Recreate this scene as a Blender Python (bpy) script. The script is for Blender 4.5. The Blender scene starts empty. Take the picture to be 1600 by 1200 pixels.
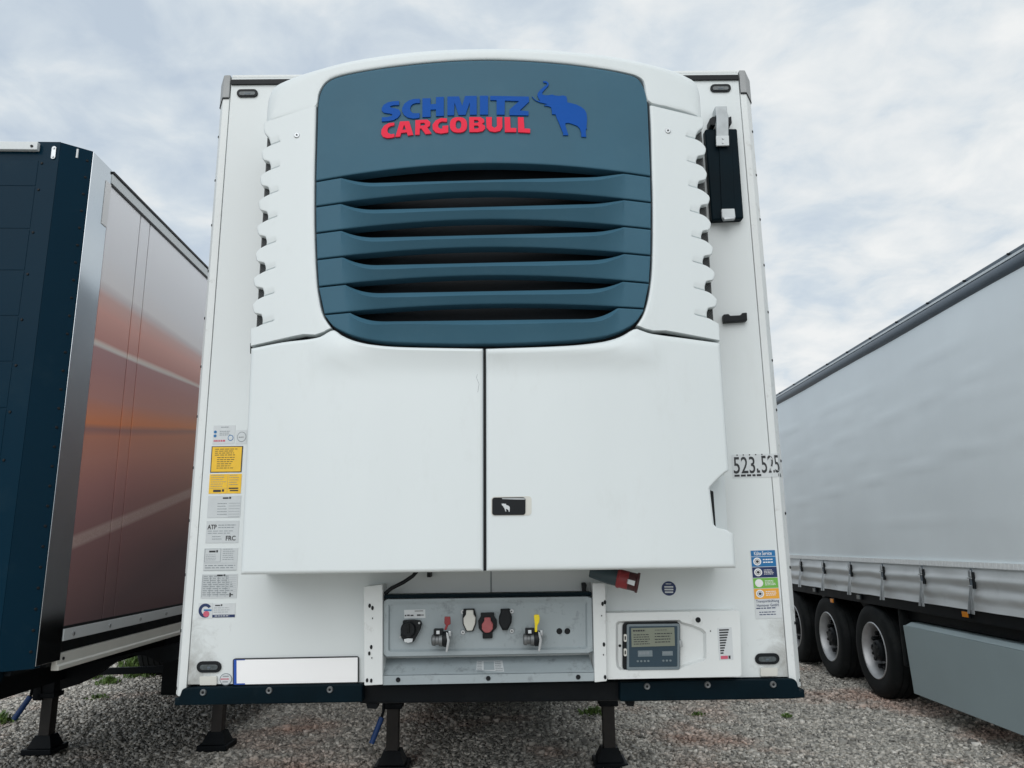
import bpy, bmesh, math, random
import numpy as np
from mathutils import Vector, Matrix, noise
from mathutils.geometry import tessellate_polygon
random.seed(7); rng = np.random.default_rng(7)
sc = bpy.context.scene
COL = sc.collection
# ------------------------------------------------------------------ camera
CX, CD, CH, PITCH, YAW, ROLL, FPX = 0.094, 3.2906, 1.7049, 0.2097, 0.0044, -0.0122, 1180.0
def basis():
    cp, sp, cy, sy = math.cos(PITCH), math.sin(PITCH), math.cos(YAW), math.sin(YAW)
    f = Vector((sy*cp, cy*cp, sp)); rt = Vector((cy, -sy, 0)); up = rt.cross(f)
    c, s = math.cos(ROLL), math.sin(ROLL)
    return c*rt + s*up, -s*rt + c*up, f
RT, UP, FW = basis()
CAM = Vector((CX, -CD, CH))
cam = bpy.data.cameras.new('camera'); cam_o = bpy.data.objects.new('camera', cam); COL.objects.link(cam_o)
cam.sensor_width = 36; cam.lens = 36*FPX/1600; cam.clip_start = .05; cam.clip_end = 3000
cam_o.matrix_world = Matrix(((RT.x, UP.x, -FW.x, CAM.x), (RT.y, UP.y, -FW.y, CAM.y), (RT.z, UP.z, -FW.z, CAM.z), (0, 0, 0, 1)))
sc.camera = cam_o
# ------------------------------------------------------------------ sky
SUN_AZ, SUN_EL = math.radians(194), math.radians(38)     # compass bearing, 180 = behind the camera
W = bpy.data.worlds.new('World'); sc.world = W; W.use_nodes = True
nt = W.node_tree; nt.nodes.clear()
def wn(t, **k):
    n = nt.nodes.new(t)
    for a, b in k.items(): setattr(n, a, b)
    return n
out = wn('ShaderNodeOutputWorld'); bg = wn('ShaderNodeBackground'); bg.inputs[1].default_value = .1
sky = wn('ShaderNodeTexSky', sky_type='NISHITA', sun_disc=False, sun_elevation=SUN_EL, sun_rotation=SUN_AZ)
tc = wn('ShaderNodeTexCoord'); sep = wn('ShaderNodeSeparateXYZ'); nt.links.new(tc.outputs['Generated'], sep.inputs[0])
def wm(op, a, b=None):
    n = wn('ShaderNodeMath', operation=op)
    for i, v in enumerate((a, b)):
        if v is None: continue
        if isinstance(v, (int, float)): n.inputs[i].default_value = v
        else: nt.links.new(v, n.inputs[i])
    return n.outputs[0]
zz = wm('ADD', wm('MAXIMUM', sep.outputs[2], 0.0), .22)
cmb = wn('ShaderNodeCombineXYZ'); nt.links.new(wm('DIVIDE', sep.outputs[0], zz), cmb.inputs[0]); nt.links.new(wm('DIVIDE', sep.outputs[1], zz), cmb.inputs[1])
def wnoise(scale, detail, rough, dist, loc=(0, 0, 0)):
    mp = wn('ShaderNodeMapping'); mp.inputs['Location'].default_value = loc; nt.links.new(cmb.outputs[0], mp.inputs[0])
    n = wn('ShaderNodeTexNoise'); n.inputs['Scale'].default_value = scale; n.inputs['Detail'].default_value = detail
    n.inputs['Roughness'].default_value = rough; n.inputs['Distortion'].default_value = dist
    nt.links.new(mp.outputs[0], n.inputs['Vector']); return n.outputs[0]
def wramp(f, stops):
    r = wn('ShaderNodeValToRGB'); nt.links.new(f, r.inputs[0]); e = r.color_ramp.elements
    while len(e) < len(stops): e.new(.5)
    for x, (p, c) in zip(e, stops): x.position = p; x.color = (*c, 1)
    return r.outputs[0]
big = wnoise(.8, 4, .5, .3, (.4, 1.9, 0)); fine = wnoise(6.0, 9, .55, .3, (3.1, .2, 0))
side = wm('MULTIPLY', sep.outputs[0], .15)
mixv = wm('ADD', wm('ADD', wm('MULTIPLY', big, .38), wm('MULTIPLY', fine, .70)), side)
cloud = wramp(mixv, [(.37, (.58, .67, .77)), (.50, (.67, .745, .81)), (.59, (.77, .815, .845)), (.70, (.88, .90, .905))])
sc_m = wn('ShaderNodeVectorMath', operation='SCALE'); nt.links.new(cloud, sc_m.inputs[0]); sc_m.inputs['Scale'].default_value = 10.0
mx = wn('ShaderNodeMix', data_type='RGBA')
nt.links.new(wramp(mixv, [(.36, (.88,)*3), (.56, (1,)*3)]), mx.inputs[0])
nt.links.new(sky.outputs[0], mx.inputs[6]); nt.links.new(sc_m.outputs[0], mx.inputs[7])
nt.links.new(mx.outputs[2], bg.inputs[0]); nt.links.new(bg.outputs[0], out.inputs[0])
# ------------------------------------------------------------------ sun and exposure
sun = bpy.data.lights.new('sun', 'SUN'); sun.energy = 1.5; sun.angle = math.radians(60); sun.color = (1, .985, .965)
sun_o = bpy.data.objects.new('sun', sun); COL.objects.link(sun_o)
sd = Vector((math.sin(SUN_AZ)*math.cos(SUN_EL), math.cos(SUN_AZ)*math.cos(SUN_EL), math.sin(SUN_EL)))
sun_o.rotation_euler = sd.to_track_quat('Z', 'Y').to_euler(); sun_o.location = sd*30
sc.view_settings.view_transform = 'Standard'; sc.view_settings.look = 'None'
sc.view_settings.exposure = -0.02; sc.view_settings.gamma = 1; sc.view_settings.use_curve_mapping = False
sc.render.resolution_x, sc.render.resolution_y = 1024, 768
# ------------------------------------------------------------------ rays: a pixel of the photo to a point on a real surface
def ray(px, py): return RT*((px-800)/FPX) + UP*((600-py)/FPX) + FW
def hitY(px, py, Y=0.0):
    v = ray(px, py); return CAM + v*((Y-CAM.y)/v.y)
def hitZ(px, py, Z=0.0):
    v = ray(px, py); return CAM + v*((Z-CAM.z)/v.z)
def unit_y(x): return -(0.30 + 0.10*(1-min(1.2, (x/1.0)**2)))
def hitF(px, py):
    Y = -.35
    for _ in range(5):
        p = hitY(px, py, Y); Y = unit_y(p.x)
    return hitY(px, py, Y)
# ------------------------------------------------------------------ object helpers
WM = {}
def reg(o, M): WM[o.name] = M; return o
def root(name, label, cat, M=None, group=None):
    o = bpy.data.objects.new(name, None); COL.objects.link(o); M = M or Matrix.Identity(4)
    o.matrix_world = M; o.empty_display_size = .3; o['label'] = label; o['category'] = cat
    if group: o['group'] = group
    return reg(o, M)
def mesh_from(V, F, smooth=None, fix=True):
    me = bpy.data.meshes.new('m'); me.from_pydata([tuple(v) for v in V], [], F)
    if fix:
        bm = bmesh.new(); bm.from_mesh(me); bmesh.ops.remove_doubles(bm, verts=bm.verts, dist=1e-5)
        bmesh.ops.recalc_face_normals(bm, faces=bm.faces); bm.to_mesh(me); bm.free()
    if smooth is not None:
        me.polygons.foreach_set('use_smooth', [True]*len(me.polygons)); me.set_sharp_from_angle(angle=math.radians(smooth)); me['wn'] = 1
    return me
def part(name, V, F, mat, parent=None, smooth=None, label=None, fix=True):
    if parent is not None:
        I = WM[parent.name].inverted(); V = [I @ Vector(v) for v in V]
    return place(name, mesh_from(V, F, smooth, fix), mat, parent, None, label)
def place(name, me, mat, parent=None, M=None, label=None):
    o = bpy.data.objects.new(name, me); COL.objects.link(o); me.name = name
    if mat and not me.materials: me.materials.append(mat)
    if parent is not None:
        o.parent = parent
        if M is None: M = WM[parent.name]
        o.matrix_local = WM[parent.name].inverted() @ M
    else:
        M = M or Matrix.Identity(4); o.matrix_world = M
    if label: o['label'] = label
    if me.get('wn'): o.modifiers.new('weighted_normals', 'WEIGHTED_NORMAL').keep_sharp = True
    return reg(o, M.copy())
class G:
    """collects geometry for one mesh"""
    def __init__(s): s.V = []; s.F = []
    def add(s, V, F):
        n = len(s.V); s.V += [Vector(v) for v in V]; s.F += [tuple(i+n for i in f) for f in F]; return s
    def box(s, a, b):
        x0, y0, z0 = a; x1, y1, z1 = b
        return s.add([(x0,y0,z0),(x1,y0,z0),(x1,y1,z0),(x0,y1,z0),(x0,y0,z1),(x1,y0,z1),(x1,y1,z1),(x0,y1,z1)], [(0,3,2,1),(4,5,6,7),(0,1,5,4),(1,2,6,5),(2,3,7,6),(3,0,4,7)])
    def prism(s, pts, d):
        """pts: closed 3-D loop, d: extrusion vector"""
        n = len(pts); d = Vector(d); P = [Vector(p) for p in pts]
        F = [tuple(range(n)), tuple(range(2*n-1, n-1, -1))] + [(i, (i+1) % n, (i+1) % n+n, i+n) for i in range(n)]
        return s.add(P+[p+d for p in P], F)
    def tube(s, path, r, n=8, caps=True):
        P = [Vector(p) for p in path]; rs = r if isinstance(r, (list, tuple)) else [r]*len(P); V = []; F = []
        for i, p in enumerate(P):
            t = (P[min(i+1, len(P)-1)]-P[max(i-1, 0)]).normalized(); a = t.orthogonal().normalized()
            if abs(t.z) < .99: a = t.cross(Vector((0, 0, 1))).normalized()
            b = t.cross(a)
            for k in range(n):
                q = 2*math.pi*k/n; V.append(p+(a*math.cos(q)+b*math.sin(q))*rs[i])
        for i in range(len(P)-1):
            for k in range(n): F.append((i*n+k, i*n+(k+1) % n, (i+1)*n+(k+1) % n, (i+1)*n+k))
        if caps: F += [tuple(range(n-1, -1, -1)), tuple(range((len(P)-1)*n, len(P)*n))]
        return s.add(V, F)
    def lathe(s, prof, n=32, axis='y', M=None, closed=False):
        """prof: (radius, height along axis)"""
        V = []; F = []; m = len(prof)
        for k in range(n):
            q = 2*math.pi*k/n; c, sn = math.cos(q), math.sin(q)
            for r, h in prof:
                v = {'y': Vector((r*c, h, r*sn)), 'x': Vector((h, r*c, r*sn)), 'z': Vector((r*c, r*sn, h))}[axis]
                V.append(M @ v if M else v)
        for k in range(n):
            for i in range(m if closed else m-1):
                j = (i+1) % m; k2 = (k+1) % n; F.append((k*m+i, k*m+j, k2*m+j, k2*m+i))
        return s.add(V, F)
    def bevel(s, off, seg=2, ang=40):
        me = bpy.data.meshes.new('t'); me.from_pydata([tuple(v) for v in s.V], [], s.F)
        bm = bmesh.new(); bm.from_mesh(me); bmesh.ops.remove_doubles(bm, verts=bm.verts, dist=1e-5); bmesh.ops.recalc_face_normals(bm, faces=bm.faces)
        ed = [e for e in bm.edges if len(e.link_faces) == 2 and e.calc_face_angle(0) > math.radians(ang)]
        bmesh.ops.bevel(bm, geom=ed, offset=off, segments=seg, profile=.5, affect='EDGES', clamp_overlap=True)
        bm.verts.index_update(); s.V = [v.co.copy() for v in bm.verts]; s.F = [tuple(v.index for v in f.verts) for f in bm.faces]
        bm.free(); bpy.data.meshes.remove(me); return s
    def mesh(s, smooth=None): return mesh_from(s.V, s.F, smooth)
    def put(s, name, mat, parent=None, smooth=None, label=None): return part(name, s.V, s.F, mat, parent, smooth, label)
# pixel shapes standing on a plane y = Y
def pxloop(pts, Y): return [hitY(x, y, Y) for x, y in pts]
def pxprism(name, pts, Yf, Yb, mat, parent, bevel=0, seg=2, label=None, smooth=35):
    g = G().prism(pxloop(pts, Yf), (0, Yb-Yf, 0))
    if bevel: g.bevel(bevel, seg)
    return g.put(name, mat, parent, smooth if bevel else None, label)
def rect(x0, y0, x1, y1, sl=-.012):
    return [(x0, y0), (x1, y0+sl*(x1-x0)), (x1, y1+sl*(x1-x0)), (x0, y1)]
def stadium(x0, y0, x1, y1, n=8, sl=-.012):
    r = (y1-y0)/2; o = []
    for k in range(n+1): a = math.pi/2+math.pi*k/n; o.append((x0+r+r*math.cos(a), y0+r-r*math.sin(a)))
    for k in range(n+1): a = -math.pi/2+math.pi*k/n; o.append((x1-r+r*math.cos(a), y0+r-r*math.sin(a)))
    return [(x, y+sl*(x-x0)) for x, y in o]
def circ(cx, cy, r, n=20, ry=None): return [(cx+r*math.cos(2*math.pi*k/n), cy-(ry or r)*math.sin(2*math.pi*k/n)) for k in range(n)]
def rrect(x0, y0, x1, y1, r, n=4, sl=-.012):
    o = []
    for cx, cy, a0 in ((x0+r, y0+r, 90), (x0+r, y1-r, 180), (x1-r, y1-r, 270), (x1-r, y0+r, 0)):
        for k in range(n+1):
            a = math.radians(a0+90*k/n); o.append((cx+r*math.cos(a), cy-r*math.sin(a)))
    return [(x, y+sl*(x-x0)) for x, y in o]
# ------------------------------------------------------------------ materials
def mat(name, col, rough=.5, metal=0, spec=.5, var=.06, vscale=6, bump=0, bscale=200, coat=0, dirt=None, stretch=None):
    m = bpy.data.materials.new(name); m.use_nodes = True; t = m.node_tree; b = t.nodes['Principled BSDF']
    N = t.nodes.new; L = t.links.new
    b.inputs['Roughness'].default_value = rough; b.inputs['Metallic'].default_value = metal
    b.inputs['Specular IOR Level'].default_value = spec; b.inputs['Coat Weight'].default_value = coat; b.inputs['Coat Roughness'].default_value = .08
    tcn = N('ShaderNodeTexCoord'); mp = N('ShaderNodeMapping'); L(tcn.outputs['Object'], mp.inputs[0])
    if stretch: mp.inputs['Scale'].default_value = stretch
    n = N('ShaderNodeTexNoise'); n.inputs['Scale'].default_value = vscale; n.inputs['Detail'].default_value = 6; L(mp.outputs[0], n.inputs['Vector'])
    rp = N('ShaderNodeValToRGB'); L(n.outputs[0], rp.inputs[0])
    rp.color_ramp.elements[0].position = .3; rp.color_ramp.elements[1].position = .7
    rp.color_ramp.elements[0].color = (*[c*(1-var) for c in col], 1); rp.color_ramp.elements[1].color = (*[min(1, c*(1+var)) for c in col], 1)
    c_out = rp.outputs[0]
    if dirt:
        dcol, amt, dsc, lo, hi = dirt
        d = N('ShaderNodeTexNoise'); d.inputs['Scale'].default_value = dsc; d.inputs['Detail'].default_value = 10; d.inputs['Roughness'].default_value = .7
        L(mp.outputs[0], d.inputs['Vector'])
        dr = N('ShaderNodeMapRange'); dr.inputs[1].default_value = lo; dr.inputs[2].default_value = hi; dr.inputs[4].default_value = amt; L(d.outputs[0], dr.inputs[0])
        mxn = N('ShaderNodeMix'); mxn.data_type = 'RGBA'; L(dr.outputs[0], mxn.inputs[0]); L(c_out, mxn.inputs[6]); mxn.inputs[7].default_value = (*dcol, 1)
        c_out = mxn.outputs[2]
    L(c_out, b.inputs['Base Color'])
    rr = N('ShaderNodeMapRange'); rr.inputs[3].default_value = max(0, rough-.07); rr.inputs[4].default_value = min(1, rough+.07); L(n.outputs[0], rr.inputs[0]); L(rr.outputs[0], b.inputs['Roughness'])
    if bump:
        bn = N('ShaderNodeTexNoise'); bn.inputs['Scale'].default_value = bscale; bn.inputs['Detail'].default_value = 3; L(tcn.outputs['Object'], bn.inputs['Vector'])
        bp = N('ShaderNodeBump'); bp.inputs['Strength'].default_value = bump; bp.inputs['Distance'].default_value = .002; L(bn.outputs[0], bp.inputs['Height']); L(bp.outputs[0], b.inputs['Normal'])
    m['_c'] = 1
    return m
GRIME = (.28, .27, .24)
M = dict(
 gel=mat('white_gelcoat', (.705, .755, .76), .38, var=.015, vscale=2, bump=.04, bscale=9, dirt=((.52, .54, .52), .28, 5, .56, .82), stretch=(1.5, 1, .55)),
 wall=None,
 post=mat('white_profile', (.71, .74, .735), .4, var=.02, dirt=(GRIME, .7, 14, .58, .80)),
 slat=mat('blue_grey_plastic', (.045, .122, .175), .5, spec=.2, var=.05, vscale=3, bump=.15, bscale=500, dirt=((.07, .15, .20), .4, 4, .5, .8)),
 dark=mat('black_plastic', (.006, .008, .010), .5, spec=.25, var=.2),
 inner=mat('radiator_dark', (.006, .012, .018), .6, var=.3),
 blue=mat('logo_blue', (.0, .075, .36), .5, spec=.15, var=.03), red=mat('logo_red', (.80, .020, .060), .5, spec=.2, var=.03),
 bumper=mat('bumper_petrol_paint', (.001, .008, .013), .5, spec=.08, var=.2, dirt=((.02, .03, .034), .4, 7, .6, .8)),
 grey=mat('grey_tray_plastic', (.33, .38, .40), .5, var=.06, vscale=8, dirt=((.08, .085, .085), .75, 16, .55, .76)),
 cap=mat('grey_corner_plastic', (.33, .34, .34), .55, var=.1),
 steel=mat('bare_steel', (.42, .44, .45), .40, metal=1, var=.15, vscale=30),
 alu=mat('aluminium', (.50, .52, .53), .42, metal=1, var=.08, stretch=(1, .1, 1), vscale=20),
 mirror=mat('polished_aluminium', (.56, .60, .63), .16, metal=1, var=.04, vscale=2),
 rubber=mat('rubber_black', (.008, .010, .011), .7, spec=.2, var=.2, bump=.3, bscale=90, dirt=((.035, .036, .034), .5, 5, .5, .75)),
 chassis=mat('chassis_paint', (.003, .005, .007), .55, spec=.15, var=.3, dirt=((.014, .015, .015), .5, 5, .5, .75)),
 legsteel=mat('worn_leg_steel', (.022, .018, .015), .6, var=.3, vscale=14),
 navy=mat('navy_paint', (.002, .020, .038), .24, spec=.07, var=.06, vscale=1.5, dirt=((.014, .035, .05), .5, 3, .56, .8)),
 white=mat('white_print', (.80, .80, .80), .45, var=.01), paper=mat('sticker_white', (.60, .63, .64), .45, var=.03, vscale=30),
 silver=mat('sticker_silver', (.55, .58, .59), .45, var=.03, vscale=30),
 yellow=mat('sticker_yellow', (.82, .50, .025), .45, var=.05, vscale=30), ink=mat('ink_black', (.02, .022, .025), .5, var=.1), inkg=mat('ink_grey', (.22, .25, .27), .5, var=.1),
 sblue=mat('sticker_blue', (.008, .15, .37), .45, var=.03), snavy=mat('sticker_navy', (.008, .025, .10), .45, var=.05),
 sgreen=mat('sticker_green', (.16, .44, .07), .45, var=.03), sorange=mat('sticker_orange', (.78, .37, .04), .45, var=.03), pink=mat('sticker_red', (.55, .10, .16), .45, var=.05),
 plate=mat('plate_white', (.92, .92, .92), .35, var=.005), pblue=mat('plate_blue', (.008, .07, .38), .4, var=.03),
 maroon=mat('dark_red_plastic', (.06, .012, .014), .5, var=.2, vscale=40), redp=mat('red_plastic', (.24, .022, .026), .45, var=.1, vscale=40), pinkp=mat('faded_red_plastic', (.36, .09, .095), .5, var=.1, vscale=40),
 yel=mat('yellow_plastic', (.85, .66, .01), .4, var=.04), handle=mat('blue_grip', (.012, .06, .22), .5, var=.1), offw=mat('ivory_plastic', (.62, .62, .57), .45, var=.04),
 lcd=mat('lcd_olive', (.20, .22, .17), .4, var=.05), screen=mat('display_panel', (.022, .048, .070), .3, var=.1), frame=mat('display_frame', (.16, .20, .22), .35, var=.05),
 latch=mat('latch_zinc', (.40, .43, .44), .4, metal=.2, var=.12, vscale=25),
 amber=mat('amber_lens', (.75, .26, .02), .25, var=.1), curtain=mat('silver_curtain', (.84, .90, .92), .5, var=.03, vscale=1.2, dirt=((.78, .84, .86), .4, .7, .5, .7)),
 skirt=mat('silver_skirt', (.60, .63, .64), .30, var=.04, vscale=3, dirt=((.3, .31, .31), .4, 3, .55, .8)),
 cast=mat('cast_aluminium', (.17, .18, .185), .5, metal=.6, var=.25, vscale=40),
 tape=mat('reflective_tape', (.86, .88, .88), .4, var=.05, vscale=30), tube=mat('roof_rail_grey', (.085, .11, .135), .38, var=.1),
 locker=mat('grey_locker_paint', (.32, .40, .42), .42, var=.04, vscale=2, dirt=((.30, .32, .33), .35, 6, .62, .8)),
 rim=mat('wheel_silver', (.50, .51, .52), .48, metal=.55, var=.1, vscale=12), lens=mat('lamp_lens', (.07, .085, .09), .10, var=.3, vscale=80),
 teal=mat('plug_teal', (.03, .055, .065), .5, var=.1), silverpost=mat('white_trim', (.62, .66, .67), .35, var=.03), boxside=None, print=None, slate=mat('slate_side', (.38, .40, .41), .3, var=.1),
)
def nodes_of(m): m.use_nodes = True; t = m.node_tree; return t, t.nodes['Principled BSDF'], t.nodes.new, t.links.new
def mathn(t, op, a, b=None, c=None, clamp=False):
    n = t.nodes.new('ShaderNodeMath'); n.operation = op; n.use_clamp = clamp
    for i, v in enumerate((a, b, c)):
        if v is None: continue
        if isinstance(v, (int, float)): n.inputs[i].default_value = v
        else: t.links.new(v, n.inputs[i])
    return n.outputs[0]
# front wall: white skin with scuffs and road dirt that sits at its two lower corners and scattered scratches
def wall_material():
    m = bpy.data.materials.new('white_wall_skin'); t, b, N, L = nodes_of(m)
    b.inputs['Roughness'].default_value = .42
    tcn = N('ShaderNodeTexCoord'); sp = N('ShaderNodeSeparateXYZ'); L(tcn.outputs['Object'], sp.inputs[0])
    ax = mathn(t, 'ABSOLUTE', sp.outputs[0])
    cor = N('ShaderNodeMapRange'); cor.inputs[1].default_value = .98; cor.inputs[2].default_value = 1.27; L(ax, cor.inputs[0])
    low = N('ShaderNodeMapRange'); low.inputs[1].default_value = 1.75; low.inputs[2].default_value = 1.20; L(sp.outputs[2], low.inputs[0])
    n1 = N('ShaderNodeTexNoise'); n1.inputs['Scale'].default_value = 11; n1.inputs['Detail'].default_value = 12; n1.inputs['Roughness'].default_value = .72; n1.inputs['Distortion'].default_value = .5; L(tcn.outputs['Object'], n1.inputs['Vector'])
    k = mathn(t, 'MULTIPLY', mathn(t, 'MULTIPLY', cor.outputs[0], low.outputs[0]), 1.15)
    d = N('ShaderNodeMapRange'); d.inputs[1].default_value = .80; d.inputs[2].default_value = 1.25; d.inputs[4].default_value = .8; L(mathn(t, 'ADD', n1.outputs[0], mathn(t, 'MULTIPLY', k, .62)), d.inputs[0])
    n2 = N('ShaderNodeTexNoise'); n2.inputs['Scale'].default_value = 3; n2.inputs['Detail'].default_value = 12; n2.inputs['Roughness'].default_value = .75
    mp = N('ShaderNodeMapping'); mp.inputs['Scale'].default_value = (1.6, 1, .5); L(tcn.outputs['Object'], mp.inputs[0]); L(mp.outputs[0], n2.inputs['Vector'])
    s2 = N('ShaderNodeMapRange'); s2.inputs[1].default_value = .56; s2.inputs[2].default_value = .85; s2.inputs[4].default_value = .35; L(n2.outputs[0], s2.inputs[0])
    x1 = N('ShaderNodeMix'); x1.data_type = 'RGBA'; L(s2.outputs[0], x1.inputs[0]); x1.inputs[6].default_value = (.69, .73, .73, 1); x1.inputs[7].default_value = (.56, .575, .56, 1)
    x2 = N('ShaderNodeMix'); x2.data_type = 'RGBA'; L(d.outputs[0], x2.inputs[0]); L(x1.outputs[2], x2.inputs[6]); x2.inputs[7].default_value = (.20, .19, .165, 1)
    L(x2.outputs[2], b.inputs['Base Color']); return m
M['wall'] = wall_material()
# printed sunset: motion-blurred bands that climb towards the back of the side
def print_material():
    m = bpy.data.materials.new('sunset_print'); t, b, N, L = nodes_of(m)
    b.inputs['Roughness'].default_value = .22; b.inputs['Specular IOR Level'].default_value = .3
    tcn = N('ShaderNodeTexCoord'); sp = N('ShaderNodeSeparateXYZ'); L(tcn.outputs['Object'], sp.inputs[0])
    s, z = sp.outputs[1], sp.outputs[2]
    mp = N('ShaderNodeMapping'); mp.inputs['Scale'].default_value = (1, .22, 3.5); L(tcn.outputs['Object'], mp.inputs[0])
    n1 = N('ShaderNodeTexNoise'); n1.inputs['Scale'].default_value = 1.6; n1.inputs['Detail'].default_value = 5; L(mp.outputs[0], n1.inputs['Vector'])
    s1 = mathn(t, 'MINIMUM', mathn(t, 'SUBTRACT', s, .24), 2.4)
    # z = z0 + (a + b z0) s   ->   z0 = (z - a s) / (1 + b s)
    A_, B_ = .508, -.157
    z0 = mathn(t, 'DIVIDE', mathn(t, 'SUBTRACT', z, mathn(t, 'MULTIPLY', s1, A_)), mathn(t, 'ADD', mathn(t, 'MULTIPLY', s1, B_), 1.0))
    z1 = mathn(t, 'ADD', z0, mathn(t, 'MULTIPLY', mathn(t, 'SUBTRACT', n1.outputs[0], .5), .06))
    f = N('ShaderNodeMapRange'); f.inputs[1].default_value = 1.2; f.inputs[2].default_value = 4.0; L(z1, f.inputs[0])
    rp = N('ShaderNodeValToRGB'); L(f.outputs[0], rp.inputs[0]); e = rp.color_ramp.elements
    st = [(0.0, (.17, .115, .12)), (.10, (.25, .145, .145)), (.235, (.40, .21, .205)), (.30, (.56, .27, .245)), (.36, (.72, .33, .26)), (.41, (.80, .34, .235)),
          (.425, (.54, .27, .24)), (.438, (1.0, .36, .17)), (.452, (.98, .37, .20)), (.49, (.76, .37, .31)), (.55, (.66, .34, .32)), (.598, (.62, .36, .36)), (.604, (1.0, .92, .86)), (.613, (1.0, .80, .72)),
          (.62, (.80, .40, .345)), (.68, (.95, .50, .42)), (.715, (.86, .55, .49)), (.735, (.84, .74, .73)), (.75, (.98, .93, .92)), (.82, (.95, .94, .96)), (1.0, (.93, .94, .97))]
    while len(e) < len(st): e.new(.5)
    for x, (p, c) in zip(e, st): x.position = p; x.color = (*c, 1)
    # warm glow towards the back, road line
    gl = N('ShaderNodeMapRange'); gl.inputs[1].default_value = .6; gl.inputs[2].default_value = 3.2; L(s, gl.inputs[0])
    gz = N('ShaderNodeMapRange'); gz.inputs[1].default_value = .75; gz.inputs[2].default_value = .0; L(mathn(t, 'ABSOLUTE', mathn(t, 'SUBTRACT', z, 2.45)), gz.inputs[0])
    gm = mathn(t, 'MULTIPLY', mathn(t, 'MULTIPLY', gl.outputs[0], gz.outputs[0]), .75)
    x1 = N('ShaderNodeMix'); x1.data_type = 'RGBA'; L(gm, x1.inputs[0]); L(rp.outputs[0], x1.inputs[6]); x1.inputs[7].default_value = (.80, .42, .22, 1)
    line = mathn(t, 'SUBTRACT', z, mathn(t, 'ADD', mathn(t, 'MULTIPLY', s, .232), 1.692))
    n2 = N('ShaderNodeTexNoise'); n2.inputs['Scale'].default_value = 140; L(tcn.outputs['Object'], n2.inputs['Vector'])
    lm = N('ShaderNodeMapRange'); lm.inputs[1].default_value = .052; lm.inputs[2].default_value = .030; L(mathn(t, 'ADD', mathn(t, 'ABSOLUTE', line), mathn(t, 'MULTIPLY', n2.outputs[0], .012)), lm.inputs[0])
    lf = mathn(t, 'MULTIPLY', lm.outputs[0], mathn(t, 'ADD', mathn(t, 'MULTIPLY', n2.outputs[0], .7), .2))
    x2 = N('ShaderNodeMix'); x2.data_type = 'RGBA'; L(lf, x2.inputs[0]); L(x1.outputs[2], x2.inputs[6]); x2.inputs[7].default_value = (.72, .56, .50, 1)
    L(x2.outputs[2], b.inputs['Base Color']); return m
M['print'] = print_material()
def mesh_material():
    m = bpy.data.materials.new('wire_mesh'); t, b, N, L = nodes_of(m); b.inputs['Roughness'].default_value = .6
    tcn = N('ShaderNodeTexCoord'); mp = N('ShaderNodeMapping'); mp.inputs['Rotation'].default_value = (0, .785, 0); L(tcn.outputs['Object'], mp.inputs[0])
    ck = N('ShaderNodeTexVoronoi'); ck.inputs['Scale'].default_value = 130; ck.inputs['Randomness'].default_value = .15; ck.feature = 'DISTANCE_TO_EDGE'; L(mp.outputs[0], ck.inputs['Vector'])
    rp = N('ShaderNodeValToRGB'); L(ck.outputs[0], rp.inputs[0]); rp.color_ramp.elements[0].color = (.10, .105, .105, 1); rp.color_ramp.elements[1].color = (.004, .007, .008, 1); rp.color_ramp.elements[1].position = .10
    L(rp.outputs[0], b.inputs['Base Color']); return m
M['mesh'] = mesh_material()
# ------------------------------------------------------------------ ground
def gravel_material(island):
    m = bpy.data.materials.new('gravel_stone' if island else 'gravel_bed'); t, b, N, L = nodes_of(m); b.inputs['Roughness'].default_value = .85; b.inputs['Specular IOR Level'].default_value = .3
    ge = N('ShaderNodeNewGeometry')
    n1 = N('ShaderNodeTexNoise'); n1.inputs['Scale'].default_value = .8; n1.inputs['Detail'].default_value = 5; L(ge.outputs['Position'], n1.inputs['Vector'])
    rp = N('ShaderNodeValToRGB'); e = rp.color_ramp.elements
    st = [(0, (.17, .165, .15)), (.2, (.35, .335, .305)), (.6, (.52, .495, .445)), (.88, (.68, .64, .575)), (1, (.84, .80, .73))]
    while len(e) < len(st): e.new(.5)
    for x, (p, c) in zip(e, st): x.position = p; x.color = (*c, 1)
    if island: L(ge.outputs['Random Per Island'], rp.inputs[0])
    else:
        v = N('ShaderNodeTexVoronoi'); v.inputs['Scale'].default_value = 34; L(ge.outputs['Position'], v.inputs['Vector'])
        sepc = N('ShaderNodeSeparateColor'); L(v.outputs['Color'], sepc.inputs[0]); L(mathn(t, 'MULTIPLY', sepc.outputs[0], .95), rp.inputs[0])
        bp = N('ShaderNodeBump'); bp.inputs['Strength'].default_value = 1; bp.inputs['Distance'].default_value = .02; L(v.outputs['Distance'], bp.inputs['Height']); bp.invert = True; L(bp.outputs[0], b.inputs['Normal'])
    rd = N('ShaderNodeMapRange'); rd.inputs[1].default_value = .52; rd.inputs[2].default_value = .68; rd.inputs[4].default_value = .75; L(n1.outputs[0], rd.inputs[0])
    mu = N('ShaderNodeMix'); mu.data_type = 'RGBA'; mu.blend_type = 'MULTIPLY'; L(rd.outputs[0], mu.inputs[0]); L(rp.outputs[0], mu.inputs[6]); mu.inputs[7].default_value = (1.0, .70, .62, 1)
    L(mu.outputs[2], b.inputs['Base Color']); return m
g = G(); NX = 60
xs = np.concatenate([[-900, -200, -60], np.linspace(-24, 24, NX), [60, 200, 900]]); ys = np.concatenate([[-900, -200, -60], np.linspace(-16, 34, NX), [80, 250, 900]])
V = [(x, y, .03*noise.noise((x*.35, y*.35, 0)) - .02 if abs(x) < 30 and abs(y) < 40 else -.02) for y in ys for x in xs]; n = len(xs)
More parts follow.
